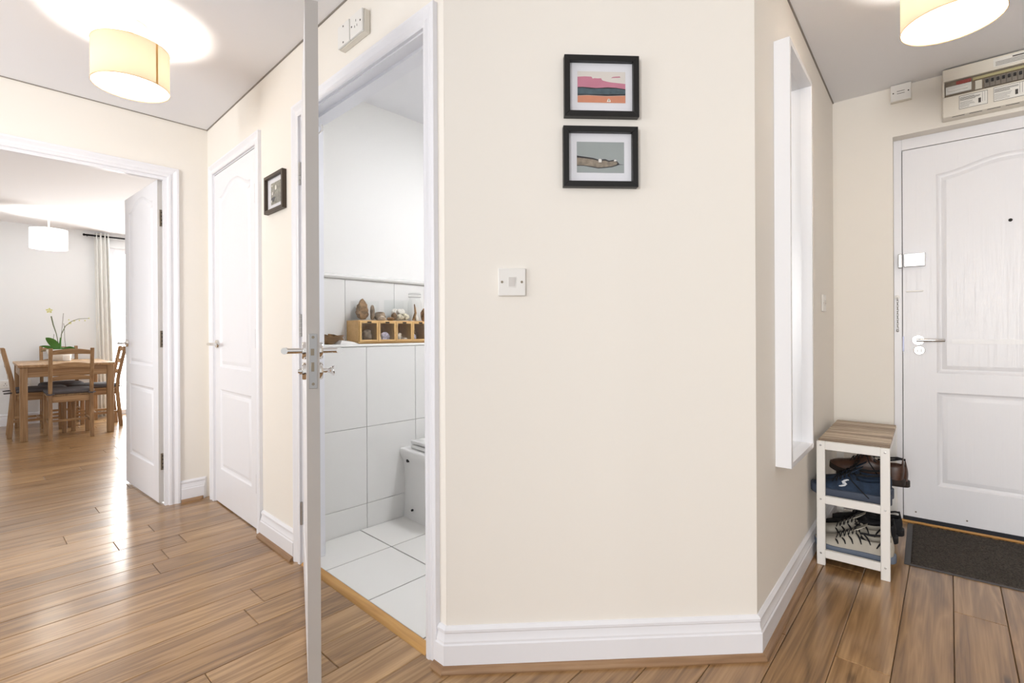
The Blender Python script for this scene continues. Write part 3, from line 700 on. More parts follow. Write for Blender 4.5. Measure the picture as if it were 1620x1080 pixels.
acrylic_box('clear acrylic box filled with shells', 1.075, 1.168, -0.592, -0.722, 0.118)
for i, (s, v, rx, ry, rz, m, l) in enumerate([
        (1.138, -0.618, 0.016, 0.016, 0.020, STONE3, 'brown spiky shell at the near end of the shell box'),
        (1.145, -0.650, 0.017, 0.022, 0.016, SHELL, 'striped shell at the bottom of the shell box'),
        (1.142, -0.692, 0.018, 0.020, 0.018, SHELL, 'mottled shell at the far end of the shell box'),
        (1.108, -0.640, 0.019, 0.025, 0.030, WHITESH, 'large white shell at the back of the shell box'),
        (1.106, -0.690, 0.018, 0.019, 0.024, STONE2, 'pale round shell behind the mottled shell')]):
    rock('shell', l, s, v, zt + 0.0045, rx, ry, rz, m, 20 + i, 'shell', 'shells in the clear box', 0.12)
rock('shell', 'white fan shell lying on top of the boxed shells', 1.130, -0.665, zt + 0.036, 0.022, 0.030, 0.016, WHITESH, 31, 'shell', 'shells in the clear box', 0.1)
J = thing('glass_jar', 'clear glass preserving jar with pieces of driftwood', 'jar', 'A', 1.115, -0.775, zt)
MB().lathe([(0.030, 0.0), (0.036, 0.002), (0.040, 0.010), (0.040, 0.105), (0.034, 0.122), (0.030, 0.128), (0.030, 0.140)], n=28, cap=False).build('glass_body', CLEAR, J)
MB().lathe([(0.0001, 0.170), (0.034, 0.168), (0.036, 0.164), (0.036, 0.145), (0.033, 0.141), (0.033, 0.1405)], n=28, cap=False).build('lid', CLEAR, J)
wr = MB()
for z in (0.143, 0.160): wr.tube([(0.0365 * math.cos(a), 0.0365 * math.sin(a), z) for a in [2 * math.pi * i / 24 for i in range(25)]], 0.0012, 5, cap=False)
wr.build('wire_clasp', STEEL, J)
for i, (x, y, a, tl) in enumerate([(0.0, -0.01, 0.02, 0.10), (0.012, 0.012, -0.018, 0.085), (-0.014, 0.006, 0.012, 0.09)]):
    o = MB().tube([(x, y, 0.004), (x + a * 0.4, y + a * 0.5, tl * 0.5), (x + a, y - a * 0.3, tl)], [0.009, 0.007, 0.003], 7).build('driftwood', [STONE3, WHITESH, STONE1][i], None, wp('A', 1.115, -0.775, zt), FR['A'][3])
    tag(o, ['brown driftwood stick inside the glass jar', 'pale driftwood stick inside the glass jar', 'grey driftwood stick inside the glass jar'][i], 'driftwood', 'driftwood in the jar')
rock('rock', 'brown upright rock beyond the glass jar', 1.115, -0.845, zt, 0.022, 0.020, 0.036, STONE3, 40, 'rock')
BO = thing('wooden_bowl', 'boat shaped brown wooden bowl on the bathroom ledge', 'bowl', 'A', 1.135, -0.235, LZ)
bm_ = MB()
rg = lambda sx, sy, z: [(sx * math.cos(a), sy * math.sin(a), z + 0.008 * abs(math.sin(a)) ** 2) for a in [2 * math.pi * i / 24 for i in range(24)]]
bm_.loft([rg(0.022, 0.030, 0.0), rg(0.040, 0.055, 0.018), rg(0.055, 0.080, 0.040), rg(0.052, 0.076, 0.040), rg(0.034, 0.048, 0.018), rg(0.015, 0.02, 0.006)])
bm_.build('shell', wood('dark_bowl_wood', (96, 70, 44), (134, 102, 66), (160, 128, 88), 0.6, 0.45, 0, 1, randvar=0.02), BO)
for i, (s, v, z, a, l) in enumerate([(1.125, -0.225, 0.045, 0.5, 'brown bark piece rising from the wooden bowl'), (1.145, -0.262, 0.038, -0.4, 'dark folded leaf lying in the wooden bowl')]):
    o = MB().prism([(-0.045, 0), (0.045, 0), (0.030, 0.018), (-0.01, 0.030), (-0.040, 0.034)], -0.002, 0.002, 'yz').build('bark_piece', STONE3, None, wp('A', s, v, LZ + 0.022), (0, 0.35, FR['A'][3] + a * 0.3))
    tag(o, l, 'bark', 'bark in the bowl')
pl = MB().add([(-0.05, -0.055, 0.001), (0.05, -0.055, 0.001), (0.05, 0.050, 0.001), (-0.05, 0.055, 0.001), (-0.03, -0.03, 0.012), (0.03, -0.035, 0.02), (0.035, 0.03, 0.01), (-0.03, 0.03, 0.018)],
              [(0, 1, 2, 3), (0, 1, 5, 4), (1, 2, 6, 5), (2, 3, 7, 6), (3, 0, 4, 7), (4, 5, 6, 7)]).build('folded_cloth', mat('white_cloth', (238, 236, 232), 0.9), None, wp('A', 1.145, -0.318, LZ), FR['A'][3])
tag(pl, 'white folded cloth between the wooden bowl and the display box', 'cloth')

# ------------------------------------------------------------------ wall fittings
def switch_plate(name, label, k, s, z, w=0.085, hh=0.085, rocker=True):
    e = thing(name, label, 'switch', k, s, 0, z)
    MB().box(-w / 2, -0.0095, -hh / 2, w / 2, 0, hh / 2).build('plate', PLASTIC, e, bevel=0.003)
    MB().box(-0.0125, -0.0102, -0.0165, 0.0125, -0.009, 0.0165).build('rocker_frame', PLASTIC, e, bevel=0.001)
    MB().prism([(-0.0102, -0.0145), (-0.0130, 0.0145), (-0.008, 0.0145), (-0.008, -0.0145)], -0.0098, 0.0098, 'yz').build('rocker', mat('switch_rocker', (214, 210, 206), 0.4), e, bevel=0.0005)
    for x in (-0.0302, 0.0302): MB().lathe([(0.0001, -0.0094), (0.0038, -0.0094), (0.0038, -0.0102), (0.0016, -0.0104), (0.0001, -0.0098)], (x, 0, 0), 14, 'y').build('screw', BRONZE, e)
    return e
switch_plate('light_switch', 'white single light switch on the angled wall', 'C', 0.2045, 1.176)
switch_plate('light_switch', 'white light switch on the wall beyond the tall mirror', 'D', 1.255, 1.165)
sp = thing('fan_isolator', 'white twin surface mounted switch box above the bathroom door', 'switch', 'A', 1.842, 0, 2.150)
MB().box(-0.092, -0.024, -0.042, 0.092, 0, 0.042).build('back_box', CREAMPL, sp, bevel=0.003)
MB().box(-0.090, -0.032, -0.041, -0.003, -0.0245, 0.041).build('isolator_plate', PLASTIC, sp, bevel=0.002)
MB().box(0.003, -0.032, -0.041, 0.090, -0.0245, 0.041).build('spur_plate', PLASTIC, sp, bevel=0.002)
for x, z in ((-0.047, 0.030), (-0.047, -0.030), (0.016, 0.0), (0.077, 0.0)): MB().lathe([(0.0001, -0.0318), (0.0036, -0.0318), (0.0036, -0.0326), (0.0001, -0.0324)], (x, 0, z), 12, 'y').build('screw', INK, sp)
for x, z in ((0.046, 0.012), (0.038, -0.008), (0.054, -0.008)): MB().box(x - 0.0012, -0.0326, z - 0.004, x + 0.0012, -0.0318, z + 0.004).build('pin_hole', INK, sp)
jb = thing('junction_box', 'small white junction box below the ceiling beside the fuse box', 'junction box', 'E', 0.3035, 0, 2.266)
MB().box(-0.0435, -0.026, -0.0435, 0.0435, 0, 0.0435).build('back_box', CREAMPL, jb, bevel=0.003)
MB().box(-0.042, -0.032, -0.042, 0.042, -0.0265, 0.042).build('cover', PLASTIC, jb, bevel=0.002)
for x in (-0.031, 0.031): MB().lathe([(0.0001, -0.0318), (0.0034, -0.0318), (0.0034, -0.0326), (0.0001, -0.0324)], (x, 0, 0), 12, 'y').build('screw', INK, jb)
for z in (-0.006, 0.006): MB().box(-0.016, -0.0325, z - 0.0012, 0.016, -0.0318, z + 0.0012).build('cover_slot', INK, jb)
# fuse box
FB = thing('fuse_box', 'cream fuse box with a clear flap above the front door', 'fuse box', 'E', 0.466, 0, 2.068)
FW, FH, FD = 0.50, 0.236, 0.072
MB().box(0, -FD, 0, FW, 0, 0.100).box(0, -FD, 0.176, FW, 0, FH).box(0, -FD, 0.100, 0.008, 0, 0.176).box(FW - 0.008, -FD, 0.100, FW, 0, 0.176).box(0.008, -FD + 0.03, 0.1, FW - 0.008, 0, 0.176).build('casing', CREAMPL, FB, bevel=0.006)
MB().box(0.008, -FD + 0.018, 0.101, FW - 0.008, -FD + 0.029, 0.175).build('breaker_rail', mat('brown_breaker_rail', (134, 118, 100), 0.6), FB)
MB().box(0.012, -FD + 0.004, 0.112, 0.105, -FD + 0.018, 0.150).build('main_switch', PLASTIC, FB, bevel=0.002)
MB().box(0.020, -FD - 0.002, 0.124, 0.092, -FD + 0.005, 0.136).build('switch_lever', PLASTIC, FB, bevel=0.002)
MB().box(0.050, -FD + 0.006, 0.152, 0.104, -FD + 0.019, 0.168).build('red_marker', mat('red_switch_marker', (160, 52, 40), 0.5), FB, bevel=0.001)
MB().box(0.110, -FD + 0.010, 0.156, 0.300, -FD + 0.019, 0.168).build('circuit_label_strip', mat('yellowed_label_strip', (188, 178, 132), 0.7), FB)
for i in range(9):
    x = 0.150 + i * 0.0185
    b = MB().box(x, -FD + 0.010, 0.108, x + 0.0172, -FD + 0.020, 0.150).build('breaker', GREYPL, FB, bevel=0.001)
    MB().box(x + 0.004, -FD + 0.001, 0.128, x + 0.0132, -FD + 0.010, 0.142).build('toggle', DARK, b, bevel=0.001)
MB().box(0.118, -FD + 0.010, 0.108, 0.142, -FD + 0.020, 0.150).build('blanking_plate', CREAMPL, FB, bevel=0.001)
MB().box(0.009, -FD + 0.0005, 0.103, FW - 0.009, -FD + 0.002, 0.173).build('clear_flap', CLEAR, FB)
def sticker(x0, x1, z0, z1, seed, dense=True):
    s = MB().box(x0, -FD - 0.0008, z0, x1, -FD + 0.002, z1).build('sticker', LABELP, FB)
    rn = random.Random(seed); pm = MB(); y = -FD - 0.0012
    def bar(a, b, c, d): pm.box(x0 + a * (x1 - x0), y, z0 + b * (z1 - z0), x0 + c * (x1 - x0), y + 0.0006, z0 + d * (z1 - z0))
    if dense:
        for a, b, c, d in ((0, 0, 1, 0.025), (0, 0.975, 1, 1), (0, 0, 0.012, 1), (0.988, 0, 1, 1), (0.82, 0.25, 0.828, 0.95), (0.9, 0.25, 0.908, 0.95)): bar(a, b, c, d)
        bar(0.68, 0.2, 0.77, 0.55)
        for q in range(4): bar(0.03, 0.84 - q * 0.07, rn.uniform(0.5, 0.8), 0.87 - q * 0.07)
        for q in range(6): bar(0.03, 0.5 - q * 0.075, rn.uniform(0.35, 0.62), 0.515 - q * 0.075)
    else:
        bar(0.42, 0.72, 0.72, 0.86)
        for q in range(4): bar(0.05, 0.55 - q * 0.14, rn.uniform(0.7, 0.97), 0.60 - q * 0.14)
    pm.build('print', INK, s)
sticker(0.060, 0.160, 0.026, 0.090, 1); sticker(0.180, 0.285, 0.026, 0.092, 2); sticker(0.180, 0.330, 0.188, 0.226, 3, False)
for i in range(7): MB().box(0.035 + i * 0.062, -FD + 0.006, -0.0012, 0.080 + i * 0.062, -FD + 0.010, 0.002).build('vent_slot', DARK, FB)

# ------------------------------------------------------------------ framed prints
def poly_print(parent, w, hh, y, shapes, name='print'):
    mats = []; mb = MB()
    for i, (m, pts) in enumerate(shapes):
        if m not in mats: mats.append(m)
        yy_ = y - 0.0001 - i * 0.00012
        mb.add([(x * w - w / 2, yy_, z * hh - hh / 2) for x, z in pts], [tuple(range(len(pts)))], mats.index(m))
    return mb.build(name, mats, parent, smooth=False)
def picture(label, k, s, z, w, hh, depth, border, m, mountw, printrect, shapes, group=None):
    e = thing('framed_print', label, 'picture', k, s, 0, z, group=group)
    a, b = w / 2, hh / 2; i = border
    MB().prism([(-a, -b), (a, -b), (a - i, -b + i), (-a + i, -b + i)], -depth, 0).build('frame_rail', m, e, bevel=0.0008)
    MB().prism([(-a, b), (a, b), (a - i, b - i), (-a + i, b - i)], -depth, 0).build('frame_rail', m, e, bevel=0.0008)
    MB().prism([(-a, -b), (-a, b), (-a + i, b - i), (-a + i, -b + i)], -depth, 0).build('frame_rail', m, e, bevel=0.0008)
    MB().prism([(a, -b), (a, b), (a - i, b - i), (a - i, -b + i)], -depth, 0).build('frame_rail', m, e, bevel=0.0008)
    MB().box(-a + i * 0.7, -0.0065, -b + i * 0.7, a - i * 0.7, -0.001, b - i * 0.7).build('mount', PAPER, e)
    pw, ph, px, pz = printrect
    p = poly_print(e, pw, ph, -0.0068, shapes); p.location = (px, 0, pz)
    MB().box(-a + i * 0.8, -0.0100, -b + i * 0.8, a - i * 0.8, -0.0088, b - i * 0.8).build('glazing', FRAMEGLASS, e)
    return e
FULL = [(0, 0), (1, 0), (1, 1), (0, 1)]
c_sky = mat('print_cream_sky', (226, 218, 212), 0.8); c_pink = mat('print_pink_hills', (202, 128, 150), 0.8, var=0.18, varscale=40); c_teal = mat('print_teal_sea', (74, 94, 104), 0.8, var=0.3, varscale=60)
c_blk = mat('print_black_line', (36, 30, 34), 0.8); c_oran = mat('print_orange_sand', (214, 142, 112), 0.8, var=0.12, varscale=50); c_wht = mat('print_white', (238, 234, 228), 0.8)
picture('black framed print of pink hills above a dark sea', 'C', 0.4825, 1.7745, 0.231, 0.187, 0.022, 0.0175, BLACKF, 0.02, (0.1495, 0.096, 0.0018, 0.0025), [
    (c_sky, FULL),
    (c_pink, [(0, 0.45), (1, 0.45), (1, 0.62), (0.86, 0.64), (0.70, 0.66), (0.62, 0.68), (0.52, 0.72), (0.49, 0.79), (0.42, 0.78), (0.36, 0.79), (0.32, 0.77), (0.29, 0.83), (0.16, 0.84), (0.0, 0.82)]),
    (c_pink, [(0.70, 0.80), (0.90, 0.82), (0.88, 0.86), (0.74, 0.84)]),
    (c_blk, [(0, 0.22), (0.2, 0.24), (0.6, 0.22), (1, 0.25), (1, 0.45), (0.8, 0.49), (0.62, 0.50), (0.4, 0.47), (0.1, 0.50), (0, 0.49)]),
    (c_teal, [(0, 0.26), (0.3, 0.27), (0.62, 0.27), (1, 0.29), (1, 0.42), (0.78, 0.46), (0.5, 0.45), (0.3, 0.44), (0.1, 0.47), (0, 0.46)]),
    (c_oran, [(0, 0), (1, 0), (1, 0.24), (0.6, 0.21), (0.2, 0.23), (0, 0.21)]),
    (c_wht, [(0.60, 0.03), (0.69, 0.03), (0.69, 0.06), (0.665, 0.13), (0.635, 0.13), (0.62, 0.06)]),
    (c_blk, [(0.645, 0.05), (0.66, 0.05), (0.658, 0.12), (0.648, 0.12)])], 'black framed prints on the angled wall')
c_gsky = mat('print_grey_sky', (160, 166, 166), 0.8, var=0.04, varscale=30); c_rock = mat('print_brown_rock', (146, 132, 116), 0.8, bump=None, var=0.3, varscale=70)
picture('black framed print of a brown rocky island under grey sky', 'C', 0.4785, 1.559, 0.231, 0.185, 0.022, 0.0175, BLACKF, 0.02, (0.1475, 0.095, 0.0018, 0.0015), [
    (c_gsky, FULL),
    (c_blk, [(0, 0.22), (0.15, 0.22), (0.30, 0.18), (0.45, 0.14), (0.60, 0.16), (0.75, 0.19), (0.85, 0.24), (0.90, 0.27), (1, 0.27), (0.90, 0.29), (0.86, 0.37), (0.80, 0.43), (0.68, 0.40), (0.6, 0.45), (0.45, 0.43), (0.35, 0.48), (0.2, 0.51), (0.0, 0.55)]),
    (c_rock, [(0, 0.24), (0.15, 0.24), (0.30, 0.21), (0.45, 0.17), (0.60, 0.19), (0.75, 0.22), (0.84, 0.27), (0.86, 0.34), (0.79, 0.39), (0.68, 0.36), (0.6, 0.40), (0.45, 0.39), (0.35, 0.43), (0.2, 0.46), (0.0, 0.49)]),
    (c_wht, [(0.46, 0.34), (0.52, 0.34), (0.525, 0.43), (0.485, 0.46), (0.455, 0.43)]),
    (c_wht, [(0.78, 0.38), (0.84, 0.38), (0.83, 0.43), (0.79, 0.43)])], 'black framed prints on the angled wall')
c_dgrey = mat('print_mottled_grey', (136, 132, 120), 0.8, var=0.35, varscale=60)
picture('dark brown framed mottled grey photograph beside the bathroom doorway', 'A', 1.0875, 1.699, 0.220, 0.181, 0.021, 0.015, BROWNF, 0.02, (0.118, 0.104, 0.002, 0.0), [
    (c_dgrey, FULL), (c_blk, [(0, 0.1), (0.3, 0.15), (0.5, 0.3), (0.3, 0.36), (0, 0.3)]),
    (c_wht, [(0.42, 0.66), (0.50, 0.62), (0.58, 0.68), (0.56, 0.80), (0.48, 0.88), (0.43, 0.80)]), (c_wht, [(0.10, 0.48), (0.2, 0.44), (0.22, 0.56), (0.15, 0.62)]),
    (c_wht, [(0.04, 0.12), (0.12, 0.10), (0.12, 0.22), (0.05, 0.24)]), (c_wht, [(0.08, 0.86), (0.16, 0.84), (0.15, 0.92), (0.10, 0.93)])])

# ------------------------------------------------------------------ tall mirror
MR = thing('wall_mirror', 'tall deep framed white mirror on the right wall', 'mirror', 'D', 0.2475, 0, 0.543)
mw, mh, md, mt = 0.424, 1.503, 0.051, 0.020
MB().box(0, -md, 0, mt, 0, mh).build('frame_side', WFRAME, MR, bevel=0.0012)
MB().box(mw - mt, -md, 0, mw, 0, mh).build('frame_side', WFRAME, MR, bevel=0.0012)
MB().box(mt, -md, 0, mw - mt, 0, mt).build('frame_rail', WFRAME, MR, bevel=0.0012)
MB().box(mt, -md, mh - mt, mw - mt, 0, mh).build('frame_rail', WFRAME, MR, bevel=0.0012)
MB().box(mt, -0.012, mt, mw - mt, -0.004, mh - mt).build('mirror_glass', MIRROR, MR)

# ------------------------------------------------------------------ lamps
def drum_lamp(name, label, X, Y, zb_, r, hh, shade, diff, power, lightcol, group=None, stem=True, seam=None, rose_r=0.055, cat='ceiling lamp', diffuser=True, rimm=None):
    rimm = rimm or SEAM
    e = tag(empty(name, (X, Y, H)), label, cat, group)
    z0, z1 = zb_ - H, zb_ - H + hh; n = 56
    circ = lambda rr, z: [(rr * math.cos(2 * math.pi * i / n), rr * math.sin(2 * math.pi * i / n), z) for i in range(n)]
    MB().loft([circ(r, z0), circ(r, z1)], True, False).build('shade', shade, e, ang=60)
    for z in (z0, z1): MB().tube([(r * math.cos(2 * math.pi * i / n), r * math.sin(2 * math.pi * i / n), z) for i in range(n + 1)], 0.0012, 5, cap=False).build('rim', rimm, e)
    if diffuser: MB().loft([circ(r - 0.003, z0 + 0.004), circ(0.002, z0 + 0.004)], True, False).build('diffuser', diff, e)
    MB().lathe([(0.0001, 0), (rose_r, 0), (rose_r, -0.010), (rose_r * 0.8, -0.022), (0.012, -0.026), (0.0001, -0.026)], n=28).build('ceiling_rose', PLASTIC, e)
    zm = z0 + hh * 0.5
    MB().tube([(0, 0, -0.024), (0, 0, zm + 0.055)], 0.008, 12).build('stem', PLASTIC, e)
    MB().lathe([(0.0001, zm + 0.058), (0.019, zm + 0.056), (0.019, zm + 0.028), (0.0001, zm + 0.027)], n=16).build('lamp_holder', PLASTIC, e)
    for q in range(3):
        a = q * 2.094 + 0.4; MB().tube([(0.018 * math.cos(a), 0.018 * math.sin(a), zm + 0.045), (r * math.cos(a), r * math.sin(a), z1 - 0.003)], 0.0015, 5).build('shade_carrier', STEEL, e)
    if seam is not None:
        a0 = seam; sw = 0.0045 / r
        pts = [[(1.002 * r * math.cos(a), 1.002 * r * math.sin(a), z) for a in (a0 - sw, a0, a0 + sw)] for z in (z0, z1)]
        MB().loft(pts, False, False).build('seam', SEAM, e)
    l = bpy.data.lights.new(name + '_bulb', 'POINT'); l.energy = power; l.color = lightcol; l.shadow_soft_size = 0.03
    lo = bpy.data.objects.new(name + '_bulb', l); COL.objects.link(lo); lo.parent = e; lo.location = (0, 0, zm - 0.01)
    return e
WARM = (1.0, 0.94, 0.85)
drum_lamp('drum_ceiling_lamp', 'cream drum shade ceiling lamp hanging before the living room doorway', -1.575, 2.039, 2.045, 0.1315, 0.165, SHADE_Y, DIFF, 16, WARM, 'cream drum lamps in the hall', seam=R(-13))
drum_lamp('drum_ceiling_lamp', 'cream drum shade ceiling lamp hanging in front of the fuse box', 1.466, 1.632, 2.045, 0.134, 0.165, SHADE_Y, DIFF, 16, WARM, 'cream drum lamps in the hall', seam=R(40))
drum_lamp('pendant_lamp', 'white drum pendant lamp hanging above the dining table', -4.90, 5.20, 1.935, 0.151, 0.205, SHADE_W, DIFF, 12, (1, 0.97, 0.92), diffuser=True, rimm=POTW, rose_r=0.04, cat='pendant lamp')

# ------------------------------------------------------------------ door mat
DM = thing('door_mat', 'charcoal pile door mat with grey rubber edge by the front door', 'door mat', 'E', 0.322, 0.549)
MB().box(0, 0, 0, 0.84, 0.592, 0.004).build('rubber_base', MATEDGE, DM, bevel=0.0015)
rn = random.Random(5); pm = MB(); nx, ny = 130, 84
vs = []; fs = []
for j in range(ny + 1):
    for i in range(nx + 1):
        ed = i in (0, nx) or j in (0, ny)
        vs.append((0.022 + 0.80 * i / nx + (0 if ed else rn.uniform(-.002, .002)), 0.012 + 0.573 * j / ny + (0 if ed else rn.uniform(-.002, .002)), 0.004 if ed else 0.007 + rn.uniform(0, 0.004)))
for j in range(ny):
    for i in range(nx):
        a = j * (nx + 1) + i; fs.append((a, a + 1, a + nx + 2, a + nx + 1))
pm.add(vs, fs); pm.build('pile', MATFIB, DM, smooth=False)

# ------------------------------------------------------------------ shoe rack
RS0, RO1, RL, RWd, RH = 0.028, 0.785, 0.66, 0.257, 0.545
SR = thing('shoe_rack', 'white two tier shoe rack with weathered wood top beside the front door', 'shoe rack', 'E', RS0, RO1)
pw_, pt = 0.032, 0.020
for y in (0.0, RL - pt):
    for x in (0.0, RWd - pw_): MB().box(x, y, 0, x + pw_, y + pt, RH - 0.004).build('leg', RACKW, SR, bevel=0.0025)
    for z0, z1 in ((0.034, 0.068), (0.270, 0.304), (0.506, RH - 0.004)):
        MB().box(pw_, y + 0.001, z0, RWd - pw_, y + pt - 0.001, z1).build('end_rail', RACKW, SR, bevel=0.0015)
for zz in (0.045, 0.281):
    for x in (0.012, 0.075, 0.138, 0.205): MB().box(x, pt, zz, x + 0.034, RL - pt, zz + 0.012).build('shelf_slat', RACKW, SR, bevel=0.001)
for x in (0.004, RWd - 0.018): MB().box(x, pt, 0.500, x + 0.014, RL - pt, 0.530).build('top_rail', RACKW, SR, bevel=0.001)
ns = 12; sw_ = (RL - pt - 0.004) / ns
for i in range(ns):
    y = pt + 0.002 + i * sw_
    MB().box(0.003, y, RH - 0.016, RWd - 0.003, y + sw_ - 0.009, RH - 0.001).build('top_slat', DRIFT, SR, bevel=0.002)
for x in (pw_ / 2, RWd - pw_ / 2):
    for z in (0.053, 0.288, 0.524): MB().lathe([(0.0001, 0.0005), (0.0042, 0.0005), (0.0042, -0.0008), (0.0001, -0.0012)], (x, 0, z), 12, 'y').build('screw', STEEL, SR)

# ------------------------------------------------------------------ shoes
def shoe(name, label, s, out, z, L, wd, ht, mats, group, yaw=0.0, sole_h=0.026, collar=0.42, lace=True, stripes=None, logo=None, toe_up=0.012, tilt=0.0, tail=True):
    """heel at local x=0, toe at x=L; toe points to the right wall; +y faces the hall"""
    upm, som, lam, inm = mats
    e = thing(name, label, 'shoe', 'E', s, out, z, math.pi + yaw, group); e.rotation_euler[1] = tilt
    def hwid(u):
        pts = [(0, .16), (.012, .42), (.035, .64), (.08, .78), (.18, .84), (.38, .78), (.55, .90), (.70, 1.0), (.84, .96), (.93, .76), (.98, .48), (1, .22)]
        for (a, va), (b, vb) in zip(pts, pts[1:]):
            if u <= b: return (va + (vb - va) * (u - a) / (b - a)) * wd / 2
        return pts[-1][1] * wd / 2
    def topz(u):
        pts = [(0, .74), (.02, .90), (.05, .97), (.14, 1.0), (.24, .90), (.36, .90), (.44, .88), (.55, .72), (.68, .54), (.82, .43), (.92, .36), (1, .22)]
        for (a, va), (b, vb) in zip(pts, pts[1:]):
            if u <= b: return (va + (vb - va) * (u - a) / (b - a)) * ht
        return pts[-1][1] * ht
    lift = lambda u: toe_up * max(0, (u - 0.72) / 0.28) ** 2
    U = [0, .006, .015, .035, .06, .10, .16, .24, .32, .38, .42, .46, .52, .60, .68, .76, .84, .90, .95, .98, 1.0]
    sole = MB(); rings = []
    for u in U:
        w_ = hwid(u) * 1.05 + 0.002; zl = lift(u); x = u * L
        rings.append([(x, -w_, zl + 0.004), (x, -w_ * .96, zl), (x, w_ * .96, zl), (x, w_, zl + 0.004), (x, w_ * 1.01, zl + sole_h), (x, w_ * .9, zl + sole_h + 0.002), (x, -w_ * .9, zl + sole_h + 0.002), (x, -w_ * 1.01, zl + sole_h)])
    sole.loft(rings).build('sole', som, e, ang=50)
    TH = [math.pi * i / 14 for i in range(15)]; up = MB(); rings = []; ringsi = []
    for u in U:
        w_ = hwid(u); h_ = max(0.004, topz(u) - sole_h); zl = lift(u) + sole_h - 0.003; x = u * L
        cu = 1.0 if u <= collar - 0.06 else (0.0 if u >= collar + 0.06 else (collar + 0.06 - u) / 0.12)
        cu *= 1.0 if u > 0.04 else 0.0
        ring = []
        for th in TH:
            c, s_ = math.cos(th), math.sin(th)
            y = w_ * math.copysign(abs(c) ** 0.75, c) * (1 - 0.22 * s_ ** 2 * (1 - u)); zz = h_ * s_ ** 0.8
            d = max(0.0, 1 - abs(th - math.pi / 2) / 0.95)
            zz -= cu * min(1.0, d * 2.2) * h_ * 0.62
            ring.append((x + (0.016 * (zz / h_) ** 2 + 0.010 * (1 - zz / h_) ** 2) * max(0.0, 1 - u / 0.10), y, zl + zz))
        rings.append(ring)
    n = len(TH); vs = [p for r in rings for p in r]; fs = []; ms = []
    for i in range(len(U) - 1):
        for j in range(n - 1):
            fs.append((i * n + j, i * n + j + 1, (i + 1) * n + j + 1, (i + 1) * n + j))
            inner = 0.07 < U[i] < collar and 4 < j < 9
            ms.append(1 if inner else 0)
    b0 = len(up.v); up.v += vs; up.f += fs; up.m += ms
    up.add(rings[0], [tuple(range(n))], 0); up.add(rings[-1], [tuple(range(n))], 0)
    uo = up.build('upper', [upm, inm], e, ang=70)
    sb = uo.modifiers.new('smooth', 'SUBSURF'); sb.levels = 1; sb.render_levels = 1
    def surf(u, th, off=0.002):
        w_ = hwid(u); h_ = topz(u) - sole_h; zl = lift(u) + sole_h - 0.003
        c, s_ = math.cos(th), math.sin(th)
        return Vector((u * L, (w_ + off) * math.copysign(abs(c) ** 0.75, c) * (1 - 0.22 * s_ ** 2 * (1 - u)), zl + (h_ + off) * s_ ** 0.8))
    # collar roll
    MB().tube([surf(u, 0.92, 0.003) for u in (0.06, .12, .2, .28, .36, .42)], 0.0045, 7).build('collar', inm, e)
    tg = MB(); rr = []
    for q in range(6):
        u = 0.44 + 0.24 * q / 5; c = surf(u, math.pi / 2, 0.004); w_ = 0.020 - 0.002 * q
        rr.append([(c.x - (0.03 if q == 0 else 0), -w_, c.z + (0.018 if q == 0 else 0)), (c.x - (0.03 if q == 0 else 0), w_, c.z + (0.018 if q == 0 else 0)), (c.x, w_, c.z - 0.006), (c.x, -w_, c.z - 0.006)])
    tg.loft(rr).build('tongue', upm, e)
    if lace:
        lm = MB()
        for q in range(5):
            u = 0.46 + 0.05 * q; a, b, c2 = surf(u, 0.95, 0.004), surf(u + 0.025, math.pi / 2, 0.009), surf(u + 0.05, math.pi - 0.95, 0.004)
            lm.tube([a, (a + b) / 2 + Vector((0, 0, 0.003)), b, (b + c2) / 2 + Vector((0, 0, 0.003)), c2], 0.0019, 6)
            a, b, c2 = surf(u + 0.05, 0.95, 0.004), surf(u + 0.025, math.pi / 2, 0.011), surf(u, math.pi - 0.95, 0.004)
            lm.tube([a, (a + b) / 2 + Vector((0, 0, 0.003)), b, (b + c2) / 2 + Vector((0, 0, 0.003)), c2], 0.0019, 6)
        k = surf(0.46, math.pi / 2, 0.012)
        for sg in (-1, 1):
            lm.tube([k, k + Vector((-0.01, sg * 0.02, 0.014)), k + Vector((0.005, sg * 0.036, 0.004)), k + Vector((0.01, sg * 0.02, 0.0)), k], 0.0022, 6)
        e1 = surf(0.50, 1.0, 0.006)
        if tail: lm.tube([k, e1, surf(0.46, 0.5, 0.006), surf(0.36, 0.12, 0.006), surf(0.26, 0.0, 0.005) - Vector((0, 0, 0.012))], 0.0022, 6)
        lm.build('laces', lam, e)
    if stripes:
        sm, lst = stripes; st_ = MB()
        for (u0, u1, t0, t1) in lst:
            st_.tube([surf(u0 + (u1 - u0) * q, t0 + (t1 - t0) * q ** 0.7, 0.002) for q in (0, .25, .5, .75, 1)], [0.002, 0.0034, 0.004, 0.0034, 0.002], 6)
        st_.build('side_stripes', sm, e)
    if logo:
        lmk, (u0, th0, sz) = logo; lg = MB()
        pts = [(0.95, 0.86), (0.6, 1.0), (0.1, 0.98), (-0.35, 0.8), (-0.25, 0.56), (0.25, 0.46), (0.45, 0.28), (0.15, 0.06), (-0.5, 0.0), (-1.0, 0.04)]
        lg.tube([surf(u0 - sz * px, th0 + (pz - 0.5) * sz * 6.0, 0.0015) for px, pz in pts], [0.002, 0.0034, 0.0042, 0.0042, 0.0042, 0.0042, 0.0042, 0.0042, 0.0036, 0.002], 6)
        lg.build('emblem', lmk, e)
    return e
navy = mat('navy_suede', (40, 56, 78), 0.85, var=0.25, varscale=40); navysole = mat('slate_blue_sole', (76, 84, 100), 0.7); blk = mat('black_lace_cloth', (26, 25, 28), 0.9); inn = mat('dark_shoe_lining', (30, 30, 34), 0.9)
